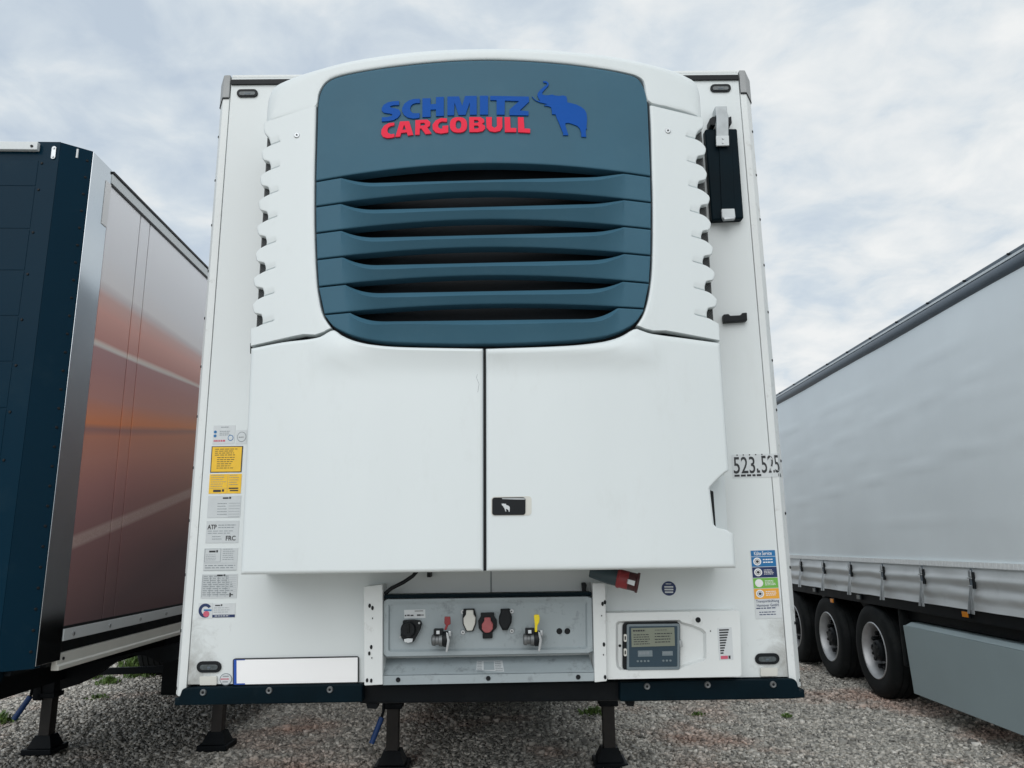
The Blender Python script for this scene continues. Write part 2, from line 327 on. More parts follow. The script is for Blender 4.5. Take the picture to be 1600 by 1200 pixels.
F = [(j*n+i, j*n+i+1, (j+1)*n+i+1, (j+1)*n+i) for j in range(len(ys)-1) for i in range(n-1)]
gd = part('ground', V, F, gravel_material(False), None, 180); gd['kind'] = 'structure'; gd['label'] = 'grey gravel yard the trailers are parked on'; gd['category'] = 'ground'
def gz(x, y): return .03*noise.noise((x*.35, y*.35, 0)) - .02
def scatter(N, x0, x1, y0, y1, s0, s1):
    px = rng.uniform(x0, x1, N); py = rng.uniform(y0, y1, N); s = rng.uniform(s0, s1, N)*rng.choice([1, 1, 1, 1.35], N)
    base = np.array([(-1,-1,-1),(1,-1,-1),(1,1,-1),(-1,1,-1),(-1,-1,1),(1,-1,1),(1,1,1),(-1,1,1)], float)
    V = base[None]*rng.uniform(.45, 1.05, (N, 8, 1))*np.stack([rng.uniform(.7, 1.3, N), rng.uniform(.55, 1, N), rng.uniform(.35, .75, N)], 1)[:, None, :]
    V += rng.normal(0, .16, V.shape)
    a, bt = rng.uniform(0, 6.28, N), rng.normal(0, .45, N)
    ca, sa, cb, sb = np.cos(a), np.sin(a), np.cos(bt), np.sin(bt)
    x, y, z = V[..., 0], V[..., 1], V[..., 2]
    y, z = y*cb[:, None]-z*sb[:, None], y*sb[:, None]+z*cb[:, None]
    x, y = x*ca[:, None]-y*sa[:, None], x*sa[:, None]+y*ca[:, None]
    h = np.array([gz(i, j) for i, j in zip(px, py)])
    V = np.stack([x*s[:, None]+px[:, None], y*s[:, None]+py[:, None], z*s[:, None]+h[:, None]+s[:, None]*.25], -1)
    return V.reshape(-1, 3)
VV = np.concatenate([scatter(82000, -7.6, 5.2, 2.2, 7.6, .008, .019), scatter(2600, -7.6, 5.2, 2.2, 7.6, .018, .030), scatter(30000, -9, 5.5, 7.6, 14, .011, .024)])
NS = len(VV)//8
fb = np.array([(0,3,2,1),(4,5,6,7),(0,1,5,4),(1,2,6,5),(2,3,7,6),(3,0,4,7)])
FF = (fb[None]+8*np.arange(NS)[:, None, None]).reshape(-1)
me = bpy.data.meshes.new('gravel'); me.vertices.add(NS*8); me.vertices.foreach_set('co', VV.reshape(-1).astype(np.float32))
me.loops.add(NS*24); me.loops.foreach_set('vertex_index', FF.astype(np.int32)); me.polygons.add(NS*6); me.polygons.foreach_set('loop_start', np.arange(0, NS*24, 4, dtype=np.int32))
me.update(); me.validate()
gv = place('gravel', me, gravel_material(True)); gv['kind'] = 'stuff'; gv['label'] = 'loose grey crushed stones covering the yard'; gv['category'] = 'gravel'
# ------------------------------------------------------------------ shells on the bulged front of the cooling unit
def key(pts):
    """pts (u, x, y) -> smooth function of u"""
    U = [p[0] for p in pts]; n = len(pts)
    def tang(i, k):
        a, b = max(i-1, 0), min(i+1, n-1); return (pts[b][k]-pts[a][k])/(U[b]-U[a])
    def f(u):
        i = 0
        while i < n-2 and u > U[i+1]: i += 1
        h = U[i+1]-U[i]; t = (u-U[i])/h; r = []
        for k in (1, 2):
            p0, p1 = pts[i][k], pts[i+1][k]; m0, m1 = tang(i, k)*h, tang(i+1, k)*h
            lim = 3*abs(p1-p0); m0 = max(-lim, min(lim, m0)); m1 = max(-lim, min(lim, m1))
            r.append((2*t**3-3*t**2+1)*p0+(t**3-2*t**2+t)*m0+(-2*t**3+3*t**2)*p1+(t**3-t**2)*m1)
        return tuple(r)
    return f
def auto(pts, smooth=True):
    d = [0]
    for a, b in zip(pts, pts[1:]): d.append(d[-1]+math.hypot(b[0]-a[0], b[1]-a[1]))
    return key([(q/d[-1], *p) for q, p in zip(d, pts)])
def lin(a, b): return lambda u: (a[0]+(b[0]-a[0])*u, a[1]+(b[1]-a[1])*u)
def refine(n, e):
    e = min(e, .45); A = [0, .06*e, .2*e, .45*e, .75*e, e]
    return A + [e+(1-2*e)*k/n for k in range(1, n)] + [1-q for q in reversed(A)]
def rnd(d, r, rd, linear=False):
    if r <= 0 or d >= r: return 0
    q = 1-d/r
    return rd*q if linear else rd*(1-math.sqrt(max(0, 1-q*q)))
def shell(name, top, bot, mat_, parent, vrow=None, nu=24, nv=10, r=5, rd=.012, rt=None, rb=None, ends=True, back=.03, back_abs=None, off=None, warp=None, us=None, vs=None, base=0, label=None, smooth=40):
    t0, t1, b0, b1 = top(0), top(1), bot(0), bot(1); tm, bm_ = top(.5), bot(.5)
    wid = max(abs(t1[0]-t0[0])+abs(t1[1]-t0[1]), 1); hei = max(math.hypot(tm[0]-bm_[0], tm[1]-bm_[1]), 1)
    us = us or refine(nu, (r if ends else 1)/wid); vs = vs or refine(nv, max(r, (rt or (r,))[0])/hei)
    rt = rt or (r, rd, False); rb = rb or (r, rd, False)
    V = []; nU, nV = len(us), len(vs)
    for u in us:
        a, b = top(u), bot(u); L = math.hypot(a[0]-b[0], a[1]-b[1])
        if vrow: vs, rt = vrow(u, a[0], L); nV = len(vs)
        for v in vs:
            px, py = a[0]+(b[0]-a[0])*v, a[1]+(b[1]-a[1])*v
            if warp: px, py = warp(px, py)
            o = max(rnd(v*L, *rt), rnd((1-v)*L, *rb), rnd(min(u, 1-u)*wid, r, rd) if ends else 0)+base
            if off: o += off(u, v, px, py)
            p = hitF(px, py); V.append(Vector((p.x, p.y+o, p.z)))
    F = [(i*nV+j, (i+1)*nV+j, (i+1)*nV+j+1, i*nV+j+1) for i in range(nU-1) for j in range(nV-1)]
    per = [i*nV for i in range(nU)] + [(nU-1)*nV+j for j in range(1, nV)] + [i*nV+nV-1 for i in range(nU-2, -1, -1)] + [j for j in range(nV-2, 0, -1)]
    n0 = len(V)
    for k in per: V.append(Vector((V[k].x, back_abs if back_abs is not None else V[k].y+back, V[k].z)))
    m = len(per)
    F += [(per[k], per[(k+1) % m], n0+(k+1) % m, n0+k) for k in range(m)]
    return part(name, V, F, mat_, parent, smooth, label)
# ================================================================== THE REFRIGERATED TRAILER
T = root('refrigerated_trailer', 'white refrigerated trailer seen head-on with blue-grey cooling grille in the middle', 'trailer')
# body
bx0, bx1, ztop, zbot = -1.238, 1.230, 3.945, 1.16
g = G().box((bx0, 0, zbot), (bx1, .09, ztop)); g.put('front_wall', M['wall'], T)
fw = [o for o in COL.objects if o.name.startswith('front_wall')][0]
for sx, x_in, x_f, x_o in ((-1, -1.2405, -1.272, -1.300), (1, 1.2325, 1.262, 1.296)):
    pl = [(x_in, -.004), (x_f, -.004), (x_o, .042), (x_o, .12), (x_in, .12)]
    zb = 1.115
    g = G().prism([(x, y, zb) for x, y in pl], (0, 0, 3.835-zb)).bevel(.003, 2, 20); cp_ = g.put('corner_post', M['post'], T, 40)
    # seam beads
    cpz = 3.835
    pl2 = [(x_in+.002*sx, -.008), (x_f+.001*sx, -.008), (x_o+.004*sx, .040), (x_o+.004*sx, .16), (x_in+.002*sx, .16)]
    g = G(); n = 5
    lo = [(x, y, cpz+(.0 if y < .03 else -.022)) for x, y in pl2]; hi = [(x, y, 3.957 if i not in (2, 3) else 3.93) for i, (x, y) in enumerate(pl2)]
    g.add(lo+hi, [tuple(range(n)), tuple(range(2*n-1, n-1, -1))]+[(i, (i+1) % n, (i+1) % n+n, i+n) for i in range(n)]); g.bevel(.004, 2, 25)
    g.put('corner_cap', M['cap'], T, 40)
    lo2 = [(x, y-.001 if y < .03 else y, z-.006) for x, y, z in lo]
    G().add([Vector(p) for p in lo2]+[Vector((p[0], p[1], p[2]+.0055)) for p in lo2], [tuple(range(n)), tuple(range(2*n-1, n-1, -1))]+[(i, (i+1) % n, (i+1) % n+n, i+n) for i in range(n)]).put('cap_gasket', M['dark'], T)
    riv = G().lathe([(0, -.004), (.005, -.003), (.007, 0), (.007, .003)], 10, 'y').mesh(30)
    a = math.atan2(.046, x_o-x_f)
    for z in np.arange(1.14, 3.8, .228):
        px_, py_ = x_f+(x_o-x_f)*.78, -.004+.046*.78
        Mx = Matrix.Translation((px_, py_, z)) @ Matrix.Rotation(math.radians(58)*sx, 4, 'Z')
        place('rivet', riv, M['dark'], cp_, Mx)
G().box((-1.236, -.010, 3.905), (1.229, .02, 3.930)).put('roof_seal', M['dark'], T)
G().box((-1.238, .0, 3.9452), (1.230, .16, 3.962)).bevel(.004).put('roof_edge', M['post'], T, 40)
# sides, roof, floor and running gear behind
for sx in (-1, 1):
    x0 = sx*1.298
    G().box((min(x0, x0-sx*.05), .122, 1.2), (max(x0, x0-sx*.05), 13.4, 3.95)).put('side_wall', M['slate'], T)
G().box((-1.24, .162, 3.90), (1.24, 13.38, 3.958)).put('roof', M['gel'], T)
G().box((-1.24, .122, 1.14), (1.24, 13.38, 1.20)).put('floor', M['chassis'], T)
G().box((-1.24, 13.385, 1.15), (1.24, 13.45, 3.95)).put('rear_door', M['gel'], T)
for x in (-.45, .45):
    g = G(); g.box((x-.07, .6, 1.08), (x+.07, 13.2, 1.138)).box((x-.012, 2.4, .80), (x+.012, 13.2, 1.08)).box((x-.07, 2.4, .74), (x+.07, 13.2, .80)); g.put('chassis_beam', M['chassis'], T)
G().box((-.62, .45, 1.045), (.62, 1.9, 1.138)).bevel(.01).put('kingpin_plate', M['chassis'], T)
G().box((-.98, 3.78, .40), (.80, 7.9, .93)).bevel(.02).put('shade_box', M['chassis'], T, 40)  # unseen box added to block light and darken the gravel underneath
for y in (2.2, 3.0, 4.2, 5.4): G().box((-1.2, y, .95), (1.2, y+.09, 1.07)).put('cross_member', M['chassis'], T)
# vertical joint of the wall skins below the doors and hairline at centre
pl = pxloop([(766.2, 890), (768.2, 890), (768.4, 940), (766.4, 940)], -.002); G().prism(pl, (0, .004, 0)).put('panel_joint', M['inkg'], T)
# ---- cooling unit
outline_L = [(496, 165), (495, 200), (493.6, 260), (493, 300), (493, 345), (494, 385), (495.3, 415), (497.5, 447), (500.5, 467), (503, 480), (508, 494), (519.5, 511)]
outline_R = [(1013, 164), (1015, 200), (1016.3, 260), (1017.6, 300), (1018, 345), (1017.6, 390), (1016.4, 425), (1014.5, 444), (1011, 466), (1006, 484), (1001, 495), (993, 507)]
outer_arch = key([(0, 412.5, 190), (.03, 413.5, 168), (.06, 417, 146), (.09, 427, 129.5), (.13, 447, 119.5), (.18, 480, 107.5), (.27, 540, 91), (.36, 610, 79), (.43, 680, 72), (.5, 755, 69.5), (.57, 830, 70.3), (.64, 900, 75), (.73, 975, 86), (.82, 1040, 102), (.87, 1071, 113), (.91, 1090, 124), (.94, 1096, 141), (.97, 1098, 162), (1, 1099, 183)])
inner_arch = key([(0, 412.7, 191), (.03, 440, 183.5), (.06, 470, 174), (.09, 494.5, 166.2), (.13, 498.5, 146), (.17, 507.5, 129.5), (.21, 523.5, 119.5), (.27, 562, 110.5), (.36, 623, 101.5), (.43, 690, 95), (.5, 755, 92.2), (.57, 820, 93.8), (.64, 885, 98.8), (.73, 945, 107), (.79, 976, 113), (.83, 995, 118.5), (.87, 1006, 129.5), (.91, 1012, 158.5), (.94, 1040, 166), (.97, 1070, 174), (1, 1099, 184)])
shell('roof_fairing', outer_arch, inner_arch, M['gel'], T, us=[k/96 for k in range(97)], nv=8, r=4, rd=.006, rt=(15, .045, False), rb=(4, .008, False), ends=False, back_abs=.012)
# inner lip of the grille opening
def off_pt(p, dx, dy): return (p[0]+dx, p[1]+dy)
# dark bowl behind the grille
lip = [outline_L[i] for i in range(len(outline_L))]
g = G(); NZ = 40
Ls, Rs = auto(outline_L), auto(outline_R)
V = []; F = []
for k in range(NZ+1):
    a, b = Ls(k/NZ), Rs(k/NZ)
    for j in range(21):
        p = hitF(a[0]+(b[0]-a[0])*j/20, a[1]+(b[1]-a[1])*j/20); V.append((p.x, p.y+.13, p.z))
F = [(k*21+j, k*21+j+1, (k+1)*21+j+1, (k+1)*21+j) for k in range(NZ) for j in range(20)]
part('radiator_core', V, F, M['inner'], T, 60)
# condenser fins visible deep in the openings
# logo panel on top
GAP = 1.6
lt = key([(0, 497.5, 165), (.02, 499, 152), (.05, 503.5, 139), (.08, 510, 130), (.12, 524, 121.5), (.2, 562, 112.5), (.33, 623, 103.3), (.42, 690, 96.6), (.5, 755, 93.8), (.58, 820, 95.4), (.67, 885, 100.4), (.8, 945, 108.6), (.88, 976, 114.8), (.92, 993, 120), (.95, 1002, 129), (.98, 1009, 146), (1, 1011.4, 163)])
def seam(k):
    yl = [282, 321.5, 363, 404, 447, 490][k]; yr = [274.5, 315, 356.5, 398, 441, 481][k]; yc = [254.8, 298.6, 342.4, 385.8, 430, 475][k]
    xl = [494.2, 493.8, 494.2, 495.7, 498.2, 507][k]; xr = [1016, 1017, 1016.8, 1016.4, 1014, 1006][k]
    def f(u):
        x = xl+(xr-xl)*u; w = (1-u)*yl+u*yr; m = yc-(yl+yr)/2
        return (x, w+m*(1-abs(2*u-1)**1.9))
    return f
def lower(f, dy): return lambda u: (f(u)[0], f(u)[1]+dy)
def slat_dip(k, x):
    ol = [533, 533, 533.5, 536, 540, 547][k]; orr = [975, 975, 975, 975, 973, 965][k]
    d = min(x-ol, orr-x)
    return 0 if d <= 0 else 1-(1-min(1, d/58))**2.6
def slat_top(k):
    """upper edge of slat k: follows the seam near the ends, dips along the opening between"""
    s = seam(k); cb = [280, 322, 366, 409.6, 454.2, 499.6][k]; sl_ = [.026, .026, .024, .022, .018, .012][k]
    def f(u):
        x, y = s(u); y += GAP+.8; return (x, y+(cb+(755-x)*sl_-y)*slat_dip(k, x))
    return f
def slat_rows(k):
    def f(u, x, L):
        c = min(2.2+8.3*slat_dip(k, x)**.7, L*.45); e = min(2.2, L*.2)
        return [0, c/L, (c+.6)/L]+[(c+.6)/L+(1-(e+c+.6)/L)*q/4 for q in (1, 2, 3)]+[1-e/L, 1-.5*e/L, 1-.15*e/L, 1], (c, .0035+.043*slat_dip(k, x)**.7, True)
    return f
us_s = sorted(set([0, .002, .006, .012]+[k/150 for k in range(151)]+[.988, .994, .998, 1]))
lp = shell('logo_panel', lt, seam(0), M['slat'], T, us=[k/80 for k in range(81)], nv=14, r=4, rd=.006, rb=(2.2, .004, False), ends=False, back=.055)
for k in range(6):
    if k < 5:
        bt = lower(seam(k+1), 0)
    else:
        bt = key([(0, 508.5, 494), (.03, 519, 507.5), (.07, 533, 516), (.12, 551, 523.5), (.18, 578, 530.2), (.28, 622, 534.6), (.5, 755, 537), (.72, 885, 532), (.82, 935, 526.5), (.88, 960, 520.5), (.93, 980, 512), (.97, 994, 502), (1, 1004, 488)])
    sl = shell('grille_slat', slat_top(k), bt, M['slat'], T, us=us_s, vrow=slat_rows(k), r=2.4, rd=.003, rb=(2.2, .004, False), ends=True, back=.055, smooth=22, off=lambda u, v, px, py, k=k: -.038*slat_dip(k, px)**.7*(1-v)**1.1)
# white side fairings with their scalloped outer edge
cs = .3167
def scallop_left():
    ny = [145, 268, 390, 515, 640, 768, 893, 1030]; nx = [138, 132, 126, 119, 112, 107, 99, 92]
    ty = [185, 310, 432, 555, 685, 810, 940, 1060]; tx = [90, 82, 75, 67, 60, 50, 45, 35]
    P = [(102, 36), (100, 55), (101, 72), (105, 86), (112, 97), (122, 106), (129, 122), (134, 143)]
    for k in range(8):
        P += [(nx[k]-1, ny[k]+2), (nx[k]-13, ny[k]+8), (nx[k]-29, ny[k]+17), (tx[k]+2, ty[k]-8), (tx[k], ty[k]+3)]
        if k < 7:
            P += [(tx[k]+3, ty[k]+20), (tx[k]+10, ty[k]+35), (nx[k+1]-9, ty[k]+41), (nx[k+1]-2, ty[k]+50), (nx[k+1]+2, ty[k]+66), (nx[k+1]-.5, ny[k+1]-2)]
    P += [(35, 1090), (35, 1137)]
    return [(380+x*cs, 180+y*cs) for x, y in P], [180+y*cs for y in ny]
cr = .3165
def scallop_right():
    ny = [115, 238, 360, 485, 610, 735, 865, 998]; nx = [302, 311, 318, 328, 336, 344, 354, 364]
    ty = [165, 288, 408, 535, 658, 783, 915, 1040]; tx = [358, 363, 377, 383, 393, 402, 413, 424]
    P = [(344, 14), (347, 30), (347, 48), (341, 62), (330, 70), (318, 80), (310, 98), (305.5, 113)]
    for k in range(8):
        P += [(nx[k]+1, ny[k]+2), (nx[k]+16, ny[k]+8), (nx[k]+33, ny[k]+18), (tx[k]-3, ty[k]-10), (tx[k], ty[k]+3)]
        if k < 7:
            P += [(tx[k]-3, ty[k]+18), (tx[k]-11, ty[k]+30), (nx[k+1]+10, ty[k]+35), (nx[k+1]+3, ty[k]+46), (nx[k+1]-1, ty[k]+60), (nx[k+1]+.5, ny[k+1]-2)]
    P += [(426, 1075), (428, 1111)]
    return [(990+x*cr, 180+y*cr) for x, y in P], [180+y*cr for y in ny]
for sgn, sc_f, ol, lowpts, (sx_, sy_) in ((-1, scallop_left, outline_L, [(391, 541), (440, 531.5), (497, 523.6), (519, 512.5)], (464, 211.5)), (1, scallop_right, outline_R, [(1126, 532), (1070, 524), (1015, 517), (994, 508.5)], (1043.5, 204.5))):
    P, ny = sc_f()
    y0, y1 = P[0][1], P[-1][1]
    uu = []; cur = 0
    for p in P: cur = max(cur+1e-4, (p[1]-y0)/(y1-y0)); uu.append(cur)
    uu = [q/uu[-1] for q in uu]
    fo = key([(u, *p) for u, p in zip(uu, P)])
    inn = [(p[0]-(1.8 if sgn < 0 else -1.8), p[1]) for p in ol]
    inn = [(p[0], p[1]) for p in inn]
    fi = key([((p[1]-inn[0][1])/(inn[-1][1]-inn[0][1]), *p) for p in inn])
    # the side's lower edge slopes: pull the last rows onto the seam line
    usd = sorted(set(uu+[(a+b)/2 for a, b in zip(uu, uu[1:])]))
    un = [(q-y0)/(y1-y0) for q in ny]; usd = sorted(set(usd+[q+d/(y1-y0) for q in un for d in (-1.6, -.9, -.45, 0, .45, .9, 1.6)]))
    def off(u, v, px, py, un=un, H=y1-y0):
        f = 1 if v < .18 else max(0, 1-(v-.18)*30)
        return sum(.011*math.exp(-((u-q)*H/.75)**2)+.004*max(0, 1-(q-u)*H/9)*(1 if u < q else 0) for q in un)*f
    vs = [0, .01, .025, .045, .07, .10, .14, .175, .20, .22, .27, .35, .5, .65, .8, .9, .95, .975, .99, 1]
    def warp(px, py, xc=lowpts[2][0]): return (px, py+6.2*math.exp(-((px-xc)/15)**2)*max(0, min(1, (py-478)/38))**2)
    sf = shell('side_fairing', fo, fi, M['gel'], T, us=usd, vs=vs, r=4, rd=.006, rt=(2.2, .005, False), rb=(5, .012, False), ends=False, back_abs=None, back=.05, off=off, warp=warp, smooth=30)
    # wire mesh behind the scallops
    if sgn < 0: mp_ = [(414.6, 206), (436, 206), (424, 510), (396.8, 510)]
    else: mp_ = [(1079, 198), (1098.6, 198), (1117.8, 500), (1095, 500)]
    pts = [hitF(*q) + Vector((0, .03, 0)) for q in mp_]
    G().prism(pts, (0, .2, 0)).put('side_mesh', M['mesh'], sf)
    c = hitF(sx_, sy_); G().lathe([(0, -.004), (.011, -.004), (.013, -.001), (.013, .004)], 16, 'y', Matrix.Translation(c)).put('screw', M['steel'], sf, 30)
    G().lathe([(0, -.0055), (.004, -.0055), (.004, .0)], 6, 'y', Matrix.Translation(c)).put('screw_socket', M['dark'], sf)
    # closed cheek behind the fairing, reaching back to the wall
    xs_ = hitF(*((430, 360) if sgn < 0 else (1082, 360))).x
    z0, z1 = hitF(430, 540).z, hitF(430, 190).z
    G().box((min(xs_, xs_*.96), -.26, z0), (max(xs_, xs_*.96), -.002, z1)).put('unit_side', M['inner'], T)
# engine doors
dl_top = key([(0, 391, 543.5), (.12, 440, 533.8), (.26, 497, 526), (.33, 520, 514.6), (.37, 533, 522.8), (.42, 551, 531.2), (.49, 578, 538.2), (.60, 622, 542.6), (1, 755, 545.5)])
door_bulge = lambda u, v, px, py: -.018*math.exp(-((py-548)/16)**2)*(1 if 520 < px < 1000 else max(0, 1-(520-px if px < 520 else px-1000)/40))
dl = shell('engine_door', dl_top, lin((375, 898), (755.2, 893)), M['gel'], T, us=[0, .0015, .004, .008, .013]+[k/60 for k in range(1, 60)]+[.987, .993, .997, 1], nv=18, r=6, rd=.014, back_abs=.0, off=door_bulge, label='left engine door without a handle')
dr_top = key([(0, 759.2, 545.5), (.36, 885, 540.5), (.50, 940, 534), (.57, 970, 525), (.62, 992, 512.5), (.66, 1003, 515), (.70, 1018, 519.8), (.85, 1070, 527), (1, 1126, 534.5)])
def notch(py):
    """right outline of the door at height py"""
    edge = 1126+(py-535)*.0695
    if py < 735: return edge
    if py < 762:
        t = (py-735)/27; return edge-(edge-1110)*(t**.8)
    if py < 823: return 1110+(py-762)*.115
    if py < 829:
        t = (py-823)/6; return 1117+(edge-1-1117)*t**1.4
    return edge
def dwarp(px, py):
    e = 1126+(py-535)*.0695
    if px < 1000: return px, py
    return 1000+(px-1000)*(notch(py)-1000)/(e-1000), py
hv = [0, .005, .015, .03, .05]+[.05+.5*k/12 for k in range(1, 13)]+[.56+.008*k for k in range(32)]+[.822, .83, .85, .88, .91, .94, .965, .98, .99, .996, 1]
dr = shell('engine_door', dr_top, lin((759.8, 893), (1151, 887.5)), M['gel'], T, us=[0, .0015, .004, .008, .013]+[k/60 for k in range(1, 60)]+[.987, .993, .997, 1], vs=hv, r=6, rd=.014, back_abs=.0, off=door_bulge, warp=dwarp, label='right engine door with black handle and cut-out at its edge')
g = G()
cr_p = [(752.5, 566), (748, 577), (744.5, 590), (748.5, 600), (746.5, 613)]
for (xa, ya), (xb, yb) in zip(cr_p, cr_p[1:]): g.add([hitF(xa-.22, ya)+Vector((0, -.0006, 0)), hitF(xa+.22, ya)+Vector((0, -.0006, 0)), hitF(xb+.22, yb)+Vector((0, -.0006, 0)), hitF(xb-.22, yb)+Vector((0, -.0006, 0))], [(0, 1, 2, 3)])
g.put('hairline_crack', M['inkg'], dl)
# cut-out: recessed grip plate and slot
c0 = [(1104, 752), (1142, 728), (1148, 833), (1108, 833)]
pts = [hitY(x, y, unit_y(.9)+.075) for x, y in c0]; pts[1].y += .10; pts[2].y += .10
G().prism(pts, (0, .05, 0)).put('grip_recess', M['gel'], dr)
pts = [hitY(x, y, unit_y(.9)+.062) for x, y in [(1110.5, 766), (1114.6, 768), (1118.5, 823), (1113.5, 822)]]
G().prism(pts, (0, .01, 0)).put('recess_slot', M['dark'], dr)
# dark gap between doors
G().prism([hitF(x, y)+Vector((0, .02, 0)) for x, y in [(754, 546), (761, 546), (761, 892), (754, 892)]], (0, .02, 0)).put('door_seal', M['dark'], T)
G().prism([hitF(x, y)+Vector((0, .045, 0)) for x, y in [(385, 548), (500, 530), (540, 535), (755, 552), (980, 532), (1010, 521), (1120, 540), (1120, 520), (1015, 506), (990, 500), (755, 530), (530, 505), (500, 512), (385, 532)]], (0, .02, 0)).put('seal_strip', M['dark'], T)
# handle
def onF(pts, o): return [hitF(x, y)+Vector((0, o, 0)) for x, y in pts]
G().prism(onF(rrect(767.5, 776, 830.5, 806, 5), -.0015), (0, .004, 0)).put('handle_recess', M['offw'], dr)
G().prism(onF(rrect(769, 777.5, 821, 805, 4), -.006), (0, .006, 0)).bevel(.002, 2).put('door_handle', M['dark'], dr, 40)
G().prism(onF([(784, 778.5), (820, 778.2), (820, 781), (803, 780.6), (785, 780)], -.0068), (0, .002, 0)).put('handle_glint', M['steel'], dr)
ELE = [(280,95),(330,90),(375,115),(390,150),(375,185),(300,265),(265,310),(270,345),(330,360),(400,355),(455,345),(500,362),(580,372),(660,362),(715,380),(730,430),(735,490),(800,505),(900,530),(1000,580),(1060,630),(1095,700),(1105,800),(1095,960),(1105,985),(1085,990),(1080,1060),(1090,1140),(1000,1135),(995,1050),(970,980),(920,930),(830,895),(760,875),(700,880),(700,930),(730,1020),(755,1105),(655,1105),(660,1070),(590,900),(545,800),(515,715),(450,712),(445,640),(430,580),(380,562),(300,550),(320,537),(370,525),(300,508),(220,490),(150,460),(100,420),(70,380),(85,385),(120,425),(170,460),(230,462),(200,420),(175,360),(185,315),(230,260),(300,195),(355,160),(350,130),(320,120),(295,125)]
def tess(loops, proud, depth, off0=0):
    """filled outline with holes standing proud of the unit's front"""
    L2 = [[Vector((x, y, 0)) for x, y in lp_] for lp_ in loops]; flat = [p for lp_ in L2 for p in lp_]; tri = tessellate_polygon(L2)
    n = len(flat); fr = [hitF(p.x, p.y)+Vector((0, -proud, 0)) for p in flat]; bk = [p+Vector((0, depth, 0)) for p in fr]
    F = [tuple(t) for t in tri] + [tuple(i+n for i in reversed(t)) for t in tri]; b = 0
    for lp_ in L2:
        m = len(lp_); F += [(b+i, b+(i+1) % m, b+(i+1) % m+n, b+i+n) for i in range(m)]; b += m
    return fr+bk, F
V, F = tess([[(825+x/12, 120+y/12) for x, y in ELE]], .005, .005); part('elephant_emblem', V, F, M['blue'], lp, label='blue elephant emblem with raised trunk')
V, F = tess([[(784+(x-280)/66, 787.5+(y-380)/62) for x, y in ELE if y > 330 and x > 230]], .0072, .0015); part('handle_emblem', V, F, M['paper'], dr, label='small white elephant on the black handle')
S1, S2 = .08125, 1477
def ell(cx, cy, rx, ry, n=22, p=.8): return [(cx+rx*math.copysign(abs(math.cos(a))**p, math.cos(a)), cy+ry*math.copysign(abs(math.sin(a))**p, math.sin(a))) for a in [2*math.pi*k/n for k in range(n)]]
def sh(l): return [(x+S2, y) for x, y in l]
LET_B = [[[(415,232),(300,240),(200,260),(120,310),(85,370),(85,420),(120,455),(190,468),(250,475),(290,490),(275,520),(200,540),(85,548),(85,625),(200,622),(310,600),(390,555),(440,490),(440,440),(410,395),(350,375),(270,365),(240,345),(260,325),(320,313),(415,312)]],
 [[(815,190),(700,195),(600,225),(520,285),(475,370),(475,430),(510,500),(580,550),(680,572),(760,565),(810,552),(808,465),(740,470),(680,465),(640,430),(628,380),(640,330),(680,290),(740,272),(815,272)]],
 [[(865,185),(1020,180),(1020,295),(1125,290),(1125,160),(1275,152),(1275,520),(1125,525),(1125,395),(1020,400),(1020,538),(865,545)]],
 [[(1345,150),(1568,146),(1627,330),(1685,138),(1907,135),(1907,497),(1777,497),(1772,260),(1692,500),(1557,503),(1482,260),(1470,508),(1345,510)]],
 [sh([(490,133),(648,133),(648,495),(492,495)])],
 [sh([(690,135),(1430,150),(1435,245),(1255,415),(1425,430),(1425,510),(1060,505),(1060,400),(1245,235),(970,225),(965,497),(812,497),(812,218),(690,215)])]]
LET_R = [[[(325,652),(220,660),(130,710),(80,790),(75,870),(110,925),(190,948),(280,940),(330,925),(325,865),(260,875),(205,850),(190,800),(210,745),(260,715),(325,705)]],
 [[(435,630),(610,622),(690,885),(585,900),(565,838),(460,848),(435,920),(345,925)], [(512,690),(552,785),(482,792)]],
 [[(730,605),(960,595),(1015,640),(1010,710),(960,745),(1040,860),(925,872),(845,765),(815,765),(810,882),(725,885)], [(825,655),(895,652),(925,680),(895,707),(825,710)]],
 [[(1335,570),(1220,565),(1120,610),(1060,690),(1065,780),(1120,840),(1220,862),(1300,850),(1360,840),(1360,705),(1250,715),(1250,765),(1210,770),(1170,740),(1165,690),(1190,650),(1240,630),(1335,635)]],
 [ell(1557, 695, 165, 148), ell(1557, 690, 55, 82)],
 [sh([(285,545),(500,545),(570,590),(575,640),(530,675),(590,715),(590,770),(540,815),(450,832),(290,832)]), sh([(380,600),(445,600),(475,630),(445,658),(380,658)]), sh([(380,708),(445,706),(478,735),(445,768),(380,768)])],
 [sh([(610,545),(720,545),(720,720),(770,755),(820,720),(815,545),(920,545),(922,740),(880,810),(780,832),(680,815),(620,750)])],
 [sh([(965,545),(1070,545),(1080,755),(1190,755),(1190,832),(970,830)])], [sh([(1220,548),(1330,550),(1345,765),(1455,770),(1455,848),(1225,835)])]]
for LT, mt, pr in ((LET_B, M['blue'], .006), (LET_R, M['red'], .007)):
    for lo in LT:
        V, F = tess([[(590+x*S1, 140+y*S1) for x, y in l] for l in lo], pr, pr); part('logo_letter', V, F, mt, lp)
